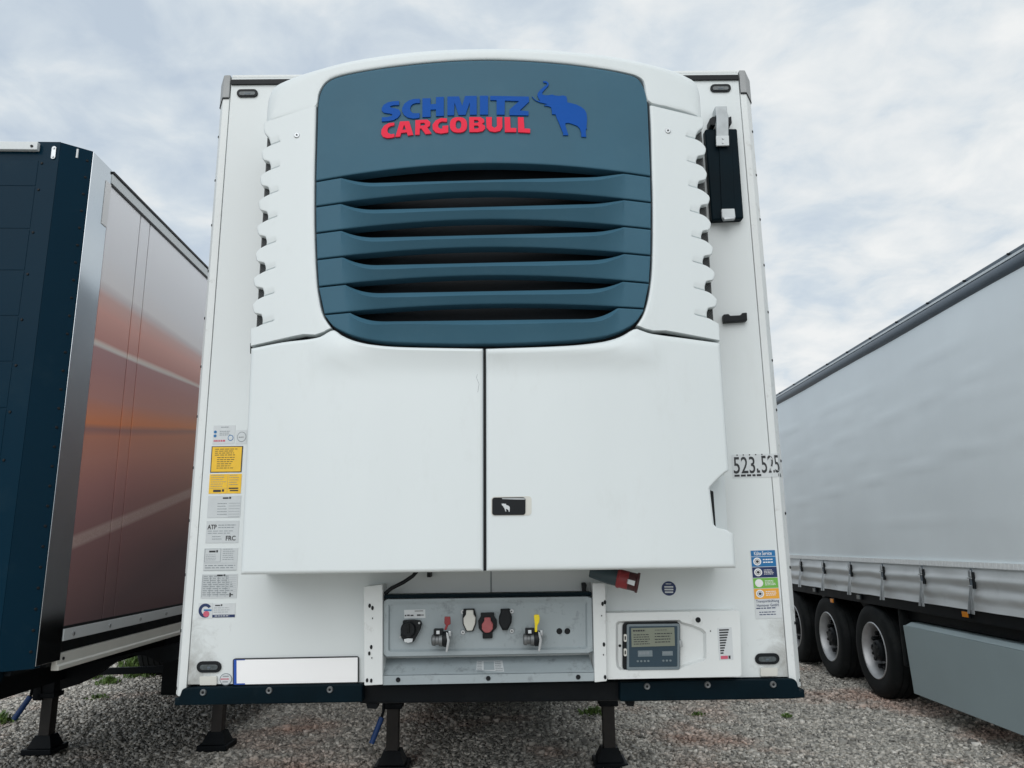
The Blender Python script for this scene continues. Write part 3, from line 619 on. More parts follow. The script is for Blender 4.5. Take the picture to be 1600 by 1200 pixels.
# ---- prints: quads of pixels on a plane, addressed by (u, v) with v downward
class Decal:
    def __init__(s, quad, Y=0.0, fn=None): s.q = quad; s.Y = Y; s.fn = fn
    def p(s, u, v, o=0):
        (ax, ay), (bx_, by), (cx, cy), (dx, dy) = s.q
        x = (ax*(1-u)+bx_*u)*(1-v)+(dx*(1-u)+cx*u)*v; y = (ay*(1-u)+by*u)*(1-v)+(dy*(1-u)+cy*u)*v
        q = s.fn(x, y) if s.fn else hitY(x, y, s.Y); return q+Vector((0, -o, 0))
    def plate(s, name, mat_, parent, t=.0012, label=None): return G().prism([s.p(0, 0, t), s.p(0, 1, t), s.p(1, 1, t), s.p(1, 0, t)], (0, t, 0)).put(name, mat_, parent, None, label)
    def rects(s, name, rs, mat_, parent, o=.0018, label=None):
        g = G()
        for u0, v0, u1, v1 in rs: g.prism([s.p(u0, v0, o), s.p(u0, v1, o), s.p(u1, v1, o), s.p(u1, v0, o)], (0, .0005, 0))
        return g.put(name, mat_, parent, None, label)
    def disc(s, name, u, v, ru, rv, mat_, parent, o=.002, n=18, u2=0):
        pts = [s.p(u+ru*math.cos(2*math.pi*k/n), v-rv*math.sin(2*math.pi*k/n), o) for k in range(n)]
        return G().prism(pts, (0, .0005, 0)).put(name, mat_, parent)
    def text(s, name, txt, box, mat_, parent, o=.002, bold=0):
        V, F = glyphs(txt, bold); xs_ = [v[0] for v in V]; ys_ = [v[1] for v in V]
        x0, x1, y0, y1 = min(xs_), max(xs_), min(ys_), max(ys_); u0, v0, u1, v1 = box
        W_ = [s.p(u0+(u1-u0)*(x-x0)/(x1-x0), v1+(v0-v1)*(y-y0)/(y1-y0), o) for x, y in V]
        return part(name, W_, F, mat_, parent, fix=False)
def glyphs(txt, bold=0):
    c = bpy.data.curves.new('t', 'FONT'); c.body = txt; c.offset = bold; c.resolution_u = 3
    o = bpy.data.objects.new('t', c); COL.objects.link(o); bpy.context.view_layer.update()
    me = o.evaluated_get(bpy.context.evaluated_depsgraph_get()).to_mesh(); V = [(v.co.x, v.co.y) for v in me.vertices]; F = [tuple(p.vertices) for p in me.polygons]
    o.to_mesh_clear(); bpy.data.objects.remove(o); bpy.data.curves.remove(c); return V, F
def lines(u0, v0, u1, v1, n, h=.35, fill=.9, seed=1):
    r = random.Random(seed); o = []; st = (v1-v0)/n
    for k in range(n):
        u = u0; y = v0+st*k
        end = u0+(u1-u0)*r.uniform(fill*.75, fill)
        while u < end:
            w = r.uniform(.04, .12)*(u1-u0)*1.6; e = min(end, u+w); o.append((u, y, e, y+st*h)); u = e+.018*(u1-u0)*2
    return o
def stk(x0, y0, x1, y1, lean): return [(x0, y0), (x1, y0-.6), (x1-lean, y1-.6), (x0-lean, y1)]
Yw = -.0005
# left column
d = Decal(stk(334, 665, 368, 694, 2), Yw); s = d.plate('info_sticker', M['paper'], T, label='small white sticker with blue icons above the yellow ones')
d.rects('print', lines(.35, .08, .75, .18, 1, seed=2)+lines(.3, .3, .95, .6, 3, seed=3), M['inkg'], s); d.rects('print', lines(.05, .78, .7, .92, 1, .7, 1, 4), M['pink'], s); d.disc('icon', .1, .35, .07, .08, M['sblue'], s); d.disc('icon', .1, .56, .07, .08, M['sblue'], s); d.disc('icon', .82, .68, .13, .16, M['sblue'], s); d.disc('icon', .82, .68, .10, .125, M['paper'], s, .0024)
d = Decal(stk(369, 672, 386, 694, 1), Yw); s = d.plate('info_sticker', M['paper'], T, label='narrow white sticker partly behind the left engine door'); d.disc('print', .55, .5, .42, .36, M['inkg'], s); d.disc('print', .55, .5, .37, .32, M['paper'], s, .0024); d.rects('print', lines(.3, .5, .9, .62, 1, seed=8), M['ink'], s, .0029)
d = Decal(stk(331, 697.5, 380, 738.5, 2.6), Yw); s = d.plate('warning_sticker', M['ink'], T, label='yellow text sticker with black border'); d.rects('print', [(.03, .03, .97, .97)], M['yellow'], s); d.rects('print', lines(.12, .10, .9, .40, 4, .3, 1, 5)+lines(.2, .42, .85, .9, 6, .28, .9, 6), M['ink'], s, .0024)
d = Decal(stk(328, 741, 378, 771.5, 2), Yw); s = d.plate('warning_sticker', M['yellow'], T, label='yellow table sticker without border'); d.rects('print', lines(.05, .05, .55, .72, 6, .22, .95, 7)+lines(.62, .05, .95, .65, 5, .22, .9, 8)+[(.57, .03, .575, .97), (.02, .72, .57, .73)], M['inkg'], s); d.rects('print', [(.14, .80, .38, .92), (.41, .78, .48, .90), (.62, .70, .92, .77), (.66, .82, .92, .88)], M['ink'], s)
d = Decal(stk(325.5, 775, 377, 809, 2), Yw); s = d.plate('type_sticker', M['silver'], T, label='pale sticker of grey text lines under the yellow ones'); d.rects('print', lines(.3, .34, .62, .96, 5, .22, 1, 9)+[(.64, .34+.125*k, .98, .35+.125*k) for k in range(6)], M['inkg'], s); d.rects('print', [(.45, .07, .62, .14), (.64, .05, .70, .14)], M['ink'], s)
d = Decal(stk(323, 814, 374, 848.5, 2), Yw); s = d.plate('type_sticker', M['silver'], T, label='pale sticker printed ATP and FRC')
d.text('print', 'ATP', (.04, .17, .32, .38), M['ink'], s, bold=.02); d.text('print', 'FRC', (.62, .68, .92, .90), M['ink'], s, bold=.02); d.rects('print', lines(.37, .18, .97, .40, 2, .3, 1, 10)+lines(.06, .45, .95, .65, 2, .25, 1, 11)+lines(.2, .7, .5, .92, 2, .25, 1, 12), M['inkg'], s)
d = Decal(stk(319.5, 857, 372, 892, 2.2), Yw); s = d.plate('type_sticker', M['silver'], T, label='pale sticker of small tables above the lowest one'); d.rects('print', [(.02, .02, .5, .03), (.02, .6, .5, .61), (.02, .02, .03, .6), (.49, .02, .5, .6), (.02, .66, .98, .665), (.02, .97, .98, .98)]+lines(.06, .28, .47, .58, 4, .2, .9, 13)+lines(.56, .03, .96, .58, 6, .25, .95, 14)+lines(.05, .75, .96, .95, 2, .35, 1, 15), M['inkg'], s); d.rects('print', [(.15, .10, .34, .18), (.36, .08, .41, .18)], M['ink'], s)
d = Decal(stk(316, 897, 372, 935, 2.6), Yw); s = d.plate('type_sticker', M['silver'], T, label='pale table sticker with small square mark, lowest of the column'); d.rects('print', [(.02+.0*k, .06+.085*k, .97, .065+.085*k) for k in range(11)]+[(x, .06, x+.006, .95) for x in (.02, .24, .46, .68)]+lines(.05, .08, .95, .93, 10, .3, .95, 16), M['inkg'], s); d.rects('print', [(.42, .03, .58, .09), (.6, .02, .65, .09), (.80, .78, .84, .95), (.84, .84, .90, .88)], M['ink'], s)
c = Decal([(310.5, 942), (332.5, 942), (331.5, 966), (309.5, 966)], Yw); s = c.plate('round_sticker', M['paper'], T, label='blue and white ring sticker low on the left')
V = []
g = G(); ring = [(math.radians(a), .48) for a in range(35, 300, 12)]
pts = [c.p(.5+.48*math.cos(a), .5-.46*math.sin(a), .002) for a, _ in ring]+[c.p(.5+.27*math.cos(a), .5-.27*math.sin(a), .002) for a, _ in reversed(ring)]; G().prism(pts, (0, .0005, 0)).put('print', M['snavy'], s)
c.rects('print', [(.4, .42, .95, .52)], M['sblue'], s, .0026); c.disc('print', .58, .72, .22, .2, M['pink'], s, .0022)
d = Decal(stk(333, 943, 368, 965, 1), Yw); s = d.plate('info_sticker', M['paper'], T, label='small white sticker with dark blue bottom strip'); d.rects('print', [(0, .80, 1, .99)], M['snavy'], s); d.rects('print', lines(.05, .3, .9, .75, 3, .2, .9, 17), M['inkg'], s); d.rects('print', [(.1, .1, .32, .18), (.35, .06, .42, .18)]+[], M['ink'], s); d.rects('print', lines(.1, .86, .92, .94, 1, .7, 1, 18), M['paper'], s, .0026)
# number sticker across the right pillar
def wrapR(x, y):
    p = hitY(x, y, -.0005)
    if p.x > 1.2325: p = hitY(x, y, -.0045)
    if p.x > 1.262:
        a, b = Vector((1.262, -.0045, 0)), Vector((1.296, .0415, 0)); dd = b-a; nn = Vector((dd.y, -dd.x, 0)); v = ray(x, y)
        p = CAM+v*((a-CAM).dot(nn)/v.dot(nn))
    return p
d = Decal([(1143, 710.5), (1217.5, 708.5), (1222.5, 745), (1144.5, 747)], 0, wrapR)
g = G(); NN = 26
for k in range(NN):
    u0, u1 = k/NN, (k+1)/NN; o = .0012
    g.add([d.p(u0, 0, o), d.p(u0, 1, o), d.p(u1, 1, o), d.p(u1, 0, o), d.p(u0, 0, 0), d.p(u0, 1, 0), d.p(u1, 1, 0), d.p(u1, 0, 0)], [(0, 1, 2, 3), (0, 3, 7, 4), (1, 5, 6, 2)])
s = g.put('number_sticker', M['paper'], T, label='worn sticker with black digits 523 and 525 wrapped round the corner')
d.text('digits', '523', (.03, .10, .47, .82), M['ink'], s, .0022, .008); d.text('digits', '52', (.60, .07, .86, .82), M['ink'], s, .0022, .008); d.text('digits', '5', (.872, .07, .965, .82), M['ink'], s, .0022, .005)
d.rects('wear_marks', lines(.04, .86, .72, .97, 1, .8, 1, 21)+[(.50, .62, .53, .80), (.53, .70, .56, .80), (.955, .86, .968, 1), (.92, .86, .93, .97)]+[(.1+.13*k, .0, .125+.13*k, .05) for k in range(5)], M['ink'], s, .0022)['kind'] = 'stuff'
# service sticker
d = Decal([(1172, 860), (1211, 859), (1221.5, 965.5), (1181, 967)], Yw); s = d.plate('service_sticker', M['paper'], T, label='tall service sticker with blue, navy, green and orange rows')
for v0, v1, mt in ((.005, .09, 'sblue'), (.098, .24, 'sblue'), (.248, .40, 'snavy'), (.408, .555, 'sgreen'), (.563, .712, 'sorange')): d.rects('colour_row', [(.015, v0, .985, v1)], M[mt], s)
d.text('print', 'Kälte Service', (.14, .018, .84, .075), M['white'], s, .0026, .01)
for k, v in enumerate((.165, .322, .48, .635)):
    d.disc('icon', .24, v, .16, .058, M['white'], s, .0025)
    if k != 2: d.disc('icon', .24, v, .115, .042, M['inkg'], s, .003, 8); d.disc('icon', .24, v, .085, .031, M['white'], s, .0034); d.disc('icon', .24, v, .06, .02, M['ink'], s, .0038)
    d.rects('print', lines(.47, v-.035, .95, v+.045, [2, 4, 4, 3][k], .42, .9, 30+k), M['white'], s, .0025)
d.text('print', 'Transportkühlung', (.06, .725, .95, .775), M['snavy'], s, .0022, .004); d.text('print', 'Hannover GmbH', (.08, .785, .92, .825), M['snavy'], s, .0022, .004); d.rects('print', lines(.05, .84, .95, .87, 1, .5, 1, 40)+lines(.15, .90, .9, .97, 2, .35, 1, 41), M['snavy'], s)
# round stickers
c = Decal([(1033, 908), (1056, 908), (1057, 931), (1034, 931)], Yw); s = G().prism([c.p(.5+.49*math.cos(2*math.pi*k/28), .5-.49*math.sin(2*math.pi*k/28), .0012) for k in range(28)], (0, .0012, 0)).put('round_sticker', M['snavy'], T, None, 'round dark blue inspection sticker above the control box'); c.rects('print', [(.2, .34, .8, .44), (.2, .52, .8, .62), (.22, .70, .78, .80)]+lines(.3, .16, .75, .24, 1, .7, 1, 44), M['paper'], s)
c = Decal([(343.5, 1052), (363, 1051.7), (362.5, 1070.5), (343, 1071)], Yw); s = G().prism([c.p(.5+.5*math.cos(2*math.pi*k/28), .5-.5*math.sin(2*math.pi*k/28), .0012) for k in range(28)], (0, .0012, 0)).put('round_sticker', M['inkg'], T, None, 'round pale sticker beside the number plate'); c.disc('print', .5, .5, .44, .44, M['paper'], s); c.rects('print', lines(.1, .42, .9, .56, 1, .8, 1, 45), M['pink'], s, .0026); c.rects('print', lines(.25, .2, .75, .34, 1, .6, 1, 46)+lines(.25, .66, .75, .8, 1, .6, 1, 47), M['inkg'], s, .0026)
# number plate
s = pxprism('number_plate', rrect(363.5, 1029, 560.5, 1071, 4, 4, -.018), -.012, -.002, M['ink'], T, .001, 1, 'blank white number plate with blue strip')
d = Decal([(365.5, 1031), (558.8, 1027.2), (558.8, 1065.6), (365.5, 1069.6)], -.0125); d.rects('plate_face', [(0, 0, 1, 1)], M['plate'], s, .0008); d.rects('plate_strip', [(0, -.005, .022, 1.005), (.022, .955, .09, 1.005), (.022, -.005, .09, .02)], M['pblue'], s, .0016)
# lamps and reflectors
for q in ((369.5, 139, 402.5, 151.5), (1110, 131, 1142.5, 143.5), (306.5, 1033.5, 345.5, 1051.5), (1180, 1021, 1218.5, 1038.5)):
    x0, y0, x1, y1 = q; w = (y1-y0)
    l = pxprism('marker_lamp', stadium(*q), -.008, .0, M['dark'], T, .003, 2)
    pxprism('lens', stadium(x0+w*.3, y0+w*.30, x1-w*.3, y1-w*.24), -.011, -.007, M['lens'], l, .0015, 2)
    pxprism('lens_highlight', stadium(x0+w*.95, y0+w*.47, x1-w*.95, y1-w*.37), -.0122, -.010, M['tube'], l, .0008, 1)  # lighter strip standing in for a highlight on the lens glass
for q in ((311.5, 1057, 338.5, 1071), (1188.5, 1043.5, 1215.5, 1057)): pxprism('reflector', rrect(*q, 2), -.009, 0, M['offw'], T, .002, 2)
# ---- bumper rails
def bump_poly(side):
    if side < 0: return [(286, 1076), (309, 1074), (566, 1068.5), (566, 1097.5), (290, 1102.5), (271.5, 1103), (273, 1090), (279, 1091.5), (283.5, 1079)]
    return [(969, 1066.5), (1228, 1060.5), (1241, 1061), (1246, 1066), (1249.5, 1080), (1257, 1076.5), (1258.5, 1090.5), (1240, 1092), (969, 1096.5)]
for sd_, bolts in ((-1, ((317.5, 1082), (420.5, 1079), (515.5, 1077.5))), (1, ((1011, 1072.5), (1105.5, 1070), (1208, 1069.5)))):
    b_ = G().prism(pxloop(bump_poly(sd_), -.026), (0, .10, 0)).bevel(.006, 3, 30).put('bumper', M['bumper'], T, 40)
    for x, y in bolts:
        c = hitY(x, y, -.027)
        G().lathe([(.005, 0), (.0055, -.005), (.0105, -.006), (.013, -.003), (.0135, .002)], 18, 'y', Matrix.Translation(c)).put('bolt', M['cast'], b_, 40)
        G().lathe([(0, -.002), (.0055, -.002), (.0055, .002)], 8, 'y', Matrix.Translation(c)).put('bolt_socket', M['dark'], b_)
G().prism(pxloop([(560, 1070), (975, 1064), (975, 1096), (560, 1100)], .03), (0, .35, 0)).bevel(.012, 2).put('centre_beam', M['chassis'], T, 40)
pxprism('lower_bracket', [(571, 1096), (590, 1096), (588, 1108), (574, 1107)], .05, .12, M['chassis'], T); pxprism('lower_bracket', [(978, 1093), (992, 1093), (990, 1104), (980, 1103)], .05, .12, M['chassis'], T)
# ---- socket bay
brL = pxprism('bay_bracket', [(568, 916.5), (597.8, 913), (598, 1070), (569, 1071.5)], -.10, 0, M['post'], T, .004, 2)
brR = pxprism('bay_bracket', [(925.6, 911), (946, 910.5), (948.5, 1064.5), (929, 1066.5)], -.10, 0, M['post'], T, .004, 2)
for b_, bl in ((brL, ((577.5, 946.5, 3.2), (582, 950, 3.2), (580, 1011, 3.2), (577, 1021, 3), (573.5, 1063, 3), (580, 1063.5, 3), (582, 966, 1.2), (581, 1028, 1.2))), (brR, ((941.5, 943.5, 3.2), (945.3, 941, 3.2), (943.7, 1007, 3.2), (945.5, 1058, 3.2), (940, 962, 1.2), (943, 1023, 1.2)))):
    for x, y, r in bl:
        c = hitY(x, y, -.101); q = r/370
        G().lathe([(0, -.004), (q*.7, -.004), (q, -.001), (q, .002)], 10, 'y', Matrix.Translation(c) @ Matrix.Scale(.62, 4, (1, 0, 0))).put('bolt', M['dark'], b_, 30)
YP = -.085
def tray():
    o = [(598.5, 939), (604, 935.5), (919, 931), (925.5, 934), (927.5, 1018), (921, 1021), (603, 1027), (598.2, 1023)]
    i1 = [(607, 944.5), (611, 942.5), (913, 938), (917.5, 940.5), (918, 1012), (913, 1014.5), (610, 1019), (606.5, 1016)]
    i2 = [(609.5, 948), (612.5, 946), (910.5, 941.5), (914.5, 944), (915, 1009), (911, 1011), (612, 1015), (609, 1013)]
    n = 8; V = pxloop(o, 0)+pxloop(o, YP+.008)+[hitY(x+(762-x)*.008, y+(978-y)*.03, YP) for x, y in o]+pxloop(i1, YP)+pxloop(i2, YP+.012)
    F = [(k*n+i, k*n+(i+1) % n, (k+1)*n+(i+1) % n, (k+1)*n+i) for k in range(4) for i in range(n)]+[tuple(range(4*n, 5*n))]
    return part('socket_panel', V, F, M['grey'], T, 50, 'grey moulded panel with sockets and air couplings')
tp = tray(); YT = YP+.012
pxprism('rubber_seal', [(600, 929.5), (924, 925), (924.5, 930.5), (600, 935)], -.09, -.002, M['bumper'], T, .003)
# connecting tray below
t_o = pxloop([(604, 1029), (920, 1023.5)], -.004)+pxloop([(928.5, 1050), (598, 1055)], -.088); t_l = pxloop([(928.5, 1051), (598, 1056)], -.090)+pxloop([(598.3, 1070.5), (928, 1064)], -.090)
g = G().add(t_o+[p+Vector((0, .02, -.012)) for p in t_o], [(0, 1, 2, 3), (7, 6, 5, 4), (0, 4, 5, 1), (1, 5, 6, 2), (2, 6, 7, 3), (3, 7, 4, 0)]); g.prism(t_l, (0, .012, 0))
lt_ = g.put('lower_tray', M['grey'], T, None, 'grey sloping tray below the socket panel')
for x, y in ((622, 1062.3), (763, 1060), (903.5, 1058)): G().lathe([(0, -.004), (.007, -.004), (.0095, 0), (.0095, .003)], 14, 'y', Matrix.Translation(hitY(x, y, -.091))).put('bolt', M['dark'], lt_, 30)
def on_tray(x, y):
    a, b, c = t_o[0], t_o[1], t_o[2]; nn = (b-a).cross(c-a); v = ray(x, y); return CAM+v*((a-CAM).dot(nn)/v.dot(nn))
d = Decal([(745, 1032.6), (785, 1032), (788, 1051), (744, 1051.8)], 0, on_tray); g = G().prism([d.p(0, 0, .001), d.p(0, 1, .001), d.p(1, 1, .001), d.p(1, 0, .001)], (0, .001, 0)); s = g.put('tray_label', M['silver'], lt_); d.rects('print', lines(.03, .05, .22, .95, 7, .4, 1, 50)+lines(.7, .08, .97, .9, 6, .4, 1, 51), M['inkg'], lt_, .0018); d.rects('print', [(.27, .05, .66, .75)], M['grey'], lt_, .0018)
# things on the panel
d = Decal([(631.5, 953), (664.5, 952.2), (664.8, 965.5), (631.8, 966.3)], YT); s = d.plate('socket_label', M['paper'], tp); d.rects('print', [(.03, .58, .1, .74), (.14, .55, .26, .72), (.30, .58, .44, .74), (.60, .56, .78, .74), (.80, .60, .93, .70), (.5, .12, .9, .2)], M['ink'], tp, .0022)
# black abs socket
g = G().prism(pxloop([(629, 969.5), (646, 968.5), (656, 970), (658.8, 975), (656, 984), (649, 997), (646, 1003), (636, 1005.5), (630.5, 1002), (625.5, 994), (626, 981), (629, 976)], YT-.03), (0, .03, 0)).bevel(.004, 2); k_ = g.put('brake_socket', M['dark'], tp, 40)
c = hitY(638, 983, YT-.03); G().lathe([(0, -.016), (.026, -.016), (.030, -.010), (.031, .004)], 24, 'y', Matrix.Translation(c)).put('socket_cap', M['dark'], tp, 35)
G().prism(pxloop([(635.5, 975), (639.5, 974.8), (639.5, 989), (635.5, 989)], YT-.052), (0, .008, 0)).bevel(.002).put('cap_ridge', M['rubber'], tp); G().prism(pxloop([(631, 999), (637, 997.5), (645, 998), (644, 1003), (637, 1004.5), (632, 1003)], YT-.034), (0, .004, 0)).put('cap_tab', M['paper'], tp)
for x, y in ((655, 973.5), (625.5, 995.5)): G().lathe([(0, -.003), (.004, -.003), (.005, 0)], 12, 'y', Matrix.Translation(hitY(x, y, YT-.031))).put('screw', M['steel'], tp)
# air couplings
def coupling(x0, y0, mt, lab, lever):
    """glad-hand: round body with neck, coloured lever above"""
    c = hitY(x0+13, y0+31, YT-.03); Mx = Matrix.Translation(c) @ Matrix.Scale(.72, 4); K = .72
    o = G().lathe([(0, -.060), (.024, -.060), (.031, -.054), (.032, -.040), (.027, -.037), (.027, -.022), (.034, -.018), (.036, 0)], 22, 'x', Mx @ Matrix.Translation((.018, -.025, 0))).put('air_coupling', M['cast'], tp, 40, lab)
    G().lathe([(0, .05), (.026, .05), (.026, -.02), (.0, -.02)], 18, 'y', Mx).put('coupling_neck', M['cast'], tp, 40)
    def bx(a, b, nm, mt_, bev=.003): G().box(tuple(c[i]+a[i]*K for i in range(3)), tuple(c[i]+b[i]*K for i in range(3))).bevel(bev).put(nm, mt_, tp, 40)
    bx((-.030, -.050, .026), (.022, .0, .060), 'coupling_block', M['dark']); bx((-.014, -.0525, .034), (.004, -.0505, .052), 'coupling_tag', M['paper'], .0003)
    G().lathe([(0, -.018), (.036, -.018), (.042, -.010), (.042, .010), (.036, .018), (0, .018)], 20, 'x', Mx @ Matrix.Translation((.036, -.025, .004))).put('coupling_ring', M['dark'], tp, 40)
    G().prism([c+Vector(q)*K for q in ((.040, -.066, .045), (.052, -.066, .040), (.062, -.066, .0), (.050, -.066, -.062), (.038, -.066, -.058), (.046, -.066, -.005))], (0, .010, 0)).bevel(.002).put('coupling_claw', M['alu'], tp, 40)
    bx((.052, -.055, .02), (.068, -.03, .05), 'coupling_nub', M['steel'])
    G().prism([hitY(x, y, YT-.065) for x, y in lever], (0, .012, 0)).bevel(.003, 2).put('coupling_lever', mt, tp, 40)
coupling(674, 968, M['redp'], 'air coupling with red lever', [(694.5, 963.5), (703.5, 963.5), (704, 975.5), (700.5, 977), (697.5, 985), (693.5, 984), (696.5, 976.5), (694, 974.5)])
coupling(816, 967, M['yel'], 'air coupling with yellow lever', [(834, 961.5), (837, 960), (842.5, 960.5), (843.5, 966), (842.5, 973), (840, 977), (839.5, 987.5), (835.5, 988), (835.5, 975)])
# power sockets
def socket(bk, cap, mt, lab):
    o = pxprism('power_socket', bk, YT-.018, YT, M['dark'], tp, .003, 2, lab); pxprism('socket_flap', cap, YT-.032, YT-.016, mt, tp, .004, 3)
socket([(724, 951.5), (741, 951), (744, 962), (744, 974), (739.5, 986.5), (728, 987), (722.8, 975), (722.6, 963)], [(728.3, 953.5), (739.3, 953.2), (739.8, 960), (743, 965), (742.5, 974), (738, 985.5), (729.5, 986), (724.3, 975), (724, 966), (728, 960.5)], M['offw'], 'power socket under ivory flap')
socket([(751, 957.5), (772, 957), (772, 962), (776, 969), (776.3, 981), (769.5, 988), (769.5, 997.5), (754, 998), (754, 989), (748, 982), (747, 970), (751, 963)], [(756.5, 965), (766.5, 964.5), (767, 970), (770.5, 975), (770, 983), (765, 988.6), (758, 989), (753, 984), (752.5, 976), (756.5, 970.5)], M['pinkp'], 'power socket under faded red flap')
socket([(782, 951.5), (796.5, 951), (797, 956), (800, 963), (799.5, 972), (793.5, 984.5), (785, 985), (779.6, 974), (779.3, 964), (782, 957)], [(783.5, 952.8), (795.5, 952.3), (796, 957), (799, 963), (798.4, 972), (792.8, 983), (785.6, 983.5), (780.6, 974), (780.4, 964.5), (783.5, 958)], M['dark'], 'power socket under black flap')
for x, y in ((723.5, 956), (723.5, 987.7), (799.5, 955), (799.8, 985.8)):
    c = hitY(x, y, YT); G().lathe([(.003, -.006), (.0085, -.006), (.010, -.002), (.010, .002)], 14, 'y', Matrix.Translation(c)).put('screw', M['alu'], tp, 30); G().lathe([(0, -.004), (.004, -.004), (.004, 0)], 8, 'y', Matrix.Translation(c)).put('screw_socket', M['dark'], tp)
for x in (874, 886.5): G().lathe([(0, -.003), (.010, -.003), (.012, -.001), (.012, .002)], 18, 'y', Matrix.Translation(hitY(x, 986.2, YT))).put('blanking_plug', M['dark'], tp, 30)
# cable and plug under the doors
G().tube([hitY(652, 892, -.12), hitY(645, 900, -.11), hitY(630, 910, -.09), hitY(612, 919, -.10), hitY(602, 927, -.08)], .008, 8).put('cable', M['dark'], T, 60)
pxprism('hook', [(909, 911), (915, 910), (917, 914), (915, 928), (911, 929)], -.04, 0, M['dark'], T, .003); pxprism('hook', [(667, 894), (673, 894), (673, 902), (667, 902)], -.06, 0, M['dark'], T, .002)
pa, pb = hitY(922, 893, -.15), hitY(998, 911, -.19); ax = (pb-pa).normalized()
q = Matrix.Translation(pa) @ ax.to_track_quat('Z', 'Y').to_matrix().to_4x4(); Lp = (pb-pa).length
pg = G().lathe([(0, 0), (.022, .0), (.026, .03), (.030, Lp*.30), (.032, Lp*.38), (.032, Lp*.56), (.0, Lp*.56)], 20, 'z', q).put('power_plug', M['teal'], T, 40, 'dark plug with red collar hanging under the right engine door')
G().lathe([(.0, Lp*.56), (.036, Lp*.56), (.039, Lp*.60), (.036, Lp*.64), (.036, Lp*.79), (0, Lp*.79)], 22, 'z', q).put('plug_collar', M['redp'], pg, 35)
G().lathe([(0, Lp*.792), (.0355, Lp*.792), (.0355, Lp*.94), (.040, Lp*.96), (.040, Lp), (.030, Lp), (.030, Lp*.85), (0, Lp*.85)], 22, 'z', q).put('plug_end', M['maroon'], pg, 35)
pxprism('plug_label', [(982, 905), (992.5, 908), (991, 915.5), (980.5, 912)], hitY(987, 910, -.19).y-.052, hitY(987, 910, -.19).y-.03, M['paper'], pg)
# ---- control box
Yb = -.075
def cbox():
    fr = [(945.5, 960.5), (947, 958), (1153, 954), (1156, 957), (1158.5, 1054), (1156, 1057), (950, 1061.5), (947.5, 1058)]
    rc = [(962, 974), (966, 970.5), (1062, 968.5), (1066, 972), (1082, 976), (1098, 982.5), (1103.5, 988), (1104, 1028), (1100, 1033), (1070, 1041.5), (1062, 1045.5), (969, 1047.5), (963.5, 1042), (962, 1030)]
    rin = [(966, 976), (969, 973.5), (1061, 971.5), (1064.5, 975), (1080, 979.5), (1094, 985.5), (1098.5, 990), (1099, 1026), (1096, 1029.5), (1068, 1038), (1061, 1042), (971.5, 1044), (967, 1040), (966, 1028)]
    g = G(); L2 = [[Vector((x, y, 0)) for x, y in fr], [Vector((x, y, 0)) for x, y in rc]]; tri = tessellate_polygon(L2); n1, n2 = len(fr), len(rc)
    A = pxloop(fr, Yb); Bb = [Vector((p.x+(.012 if p.x < .7 else -.002), 0, p.z+(.0 if p.z < 1.3 else .002))) for p in A]; R1 = pxloop(rc, Yb); R2 = pxloop(rin, Yb+.022)
    V = A+R1+Bb+R2; F = [tuple(t) for t in tri]
    F += [(i, (i+1) % n1, n1+n2+(i+1) % n1, n1+n2+i) for i in range(n1)]; o = n1; o2 = 2*n1+n2
    F += [(o+i, o+(i+1) % n2, o2+(i+1) % n2, o2+i) for i in range(n2)]+[tuple(o2+i for i in range(n2))]
    return part('control_box', V, F, M['post'], T, 40, 'white control box with display at the lower right')
cb = cbox()
pxprism('display_bezel', rrect(973, 972.5, 1063, 1048.5, 7, 4), Yb+.006, Yb+.021, M['dark'], cb, .002)
ds = pxprism('display_cover', rrect(979.5, 975.5, 1062.5, 1047.5, 3, 3), Yb-.006, Yb+.008, M['frame'], cb, .003)
pxprism('display_window', rrect(983, 979, 1058.5, 1042.5, 1.5, 3), Yb-.0075, Yb-.003, M['screen'], cb, .001, 1)
d = Decal([(986, 981.5), (1053.5, 980), (1054.5, 1009), (987, 1011)], Yb-.008); s = d.plate('instruction_label', M['lcd'], cb); d.rects('print', lines(.04, .10, .38, .2, 1, .8, 1, 60)+lines(.05, .34, .48, .95, 5, .3, .95, 61)+lines(.54, .30, .97, .9, 4, .3, .95, 62)+lines(.55, .12, .9, .18, 1, .4, .9, 63), M['ink'], cb, .0022)
d = Decal([(986, 1014), (1055, 1012.6), (1056, 1040), (987, 1041.5)], Yb-.008); d.rects('display_field', [(.15, .10, .48, .45)], M['frame'], cb, .001); d.rects('display_field', [(.70, .16, .94, .42)], M['frame'], cb, .001); d.rects('display_digits', lines(.18, .16, .45, .4, 1, .7, 1, 64)+lines(.72, .2, .92, .38, 1, .6, 1, 65), M['inkg'], cb, .0018)
for u in (.14, .22, .3, .38, .72, .8, .88): d.disc('button', u, .7, .026, .06, M['frame'], cb, .0022, 10)
for y in (991, 1013.5): pxprism('hinge', rrect(975, y, 979.5, y+12, 1.5, 2), Yb-.006, Yb+.006, M['offw'], cb, .001, 1); pxprism('hinge_pin', rrect(976, y+3, 978, y+9, .8, 2), Yb-.0075, Yb-.003, M['dark'], cb)
pxprism('latch', [(1061.5, 1001), (1066, 1000), (1067, 1011), (1062.5, 1012)], Yb-.006, Yb+.02, M['steel'], cb, .002)
for x, y, r in ((1090.8, 968.6, 4.3), (968.5, 1009, 2.2), (1110, 986, 1)): G().lathe([(0, -.002), (r/390*.9, -.002), (r/390, .0), (r/390, .003)], 16, 'y', Matrix.Translation(hitY(x, y, Yb+(.022 if x < 970 else 0)))).put('plug_button', M['dark'], cb, 30)
d = Decal([(1120.5, 981), (1143, 980), (1146, 1030.5), (1123.5, 1031.5)], Yb); s = d.plate('gauge_sticker', M['paper'], cb)
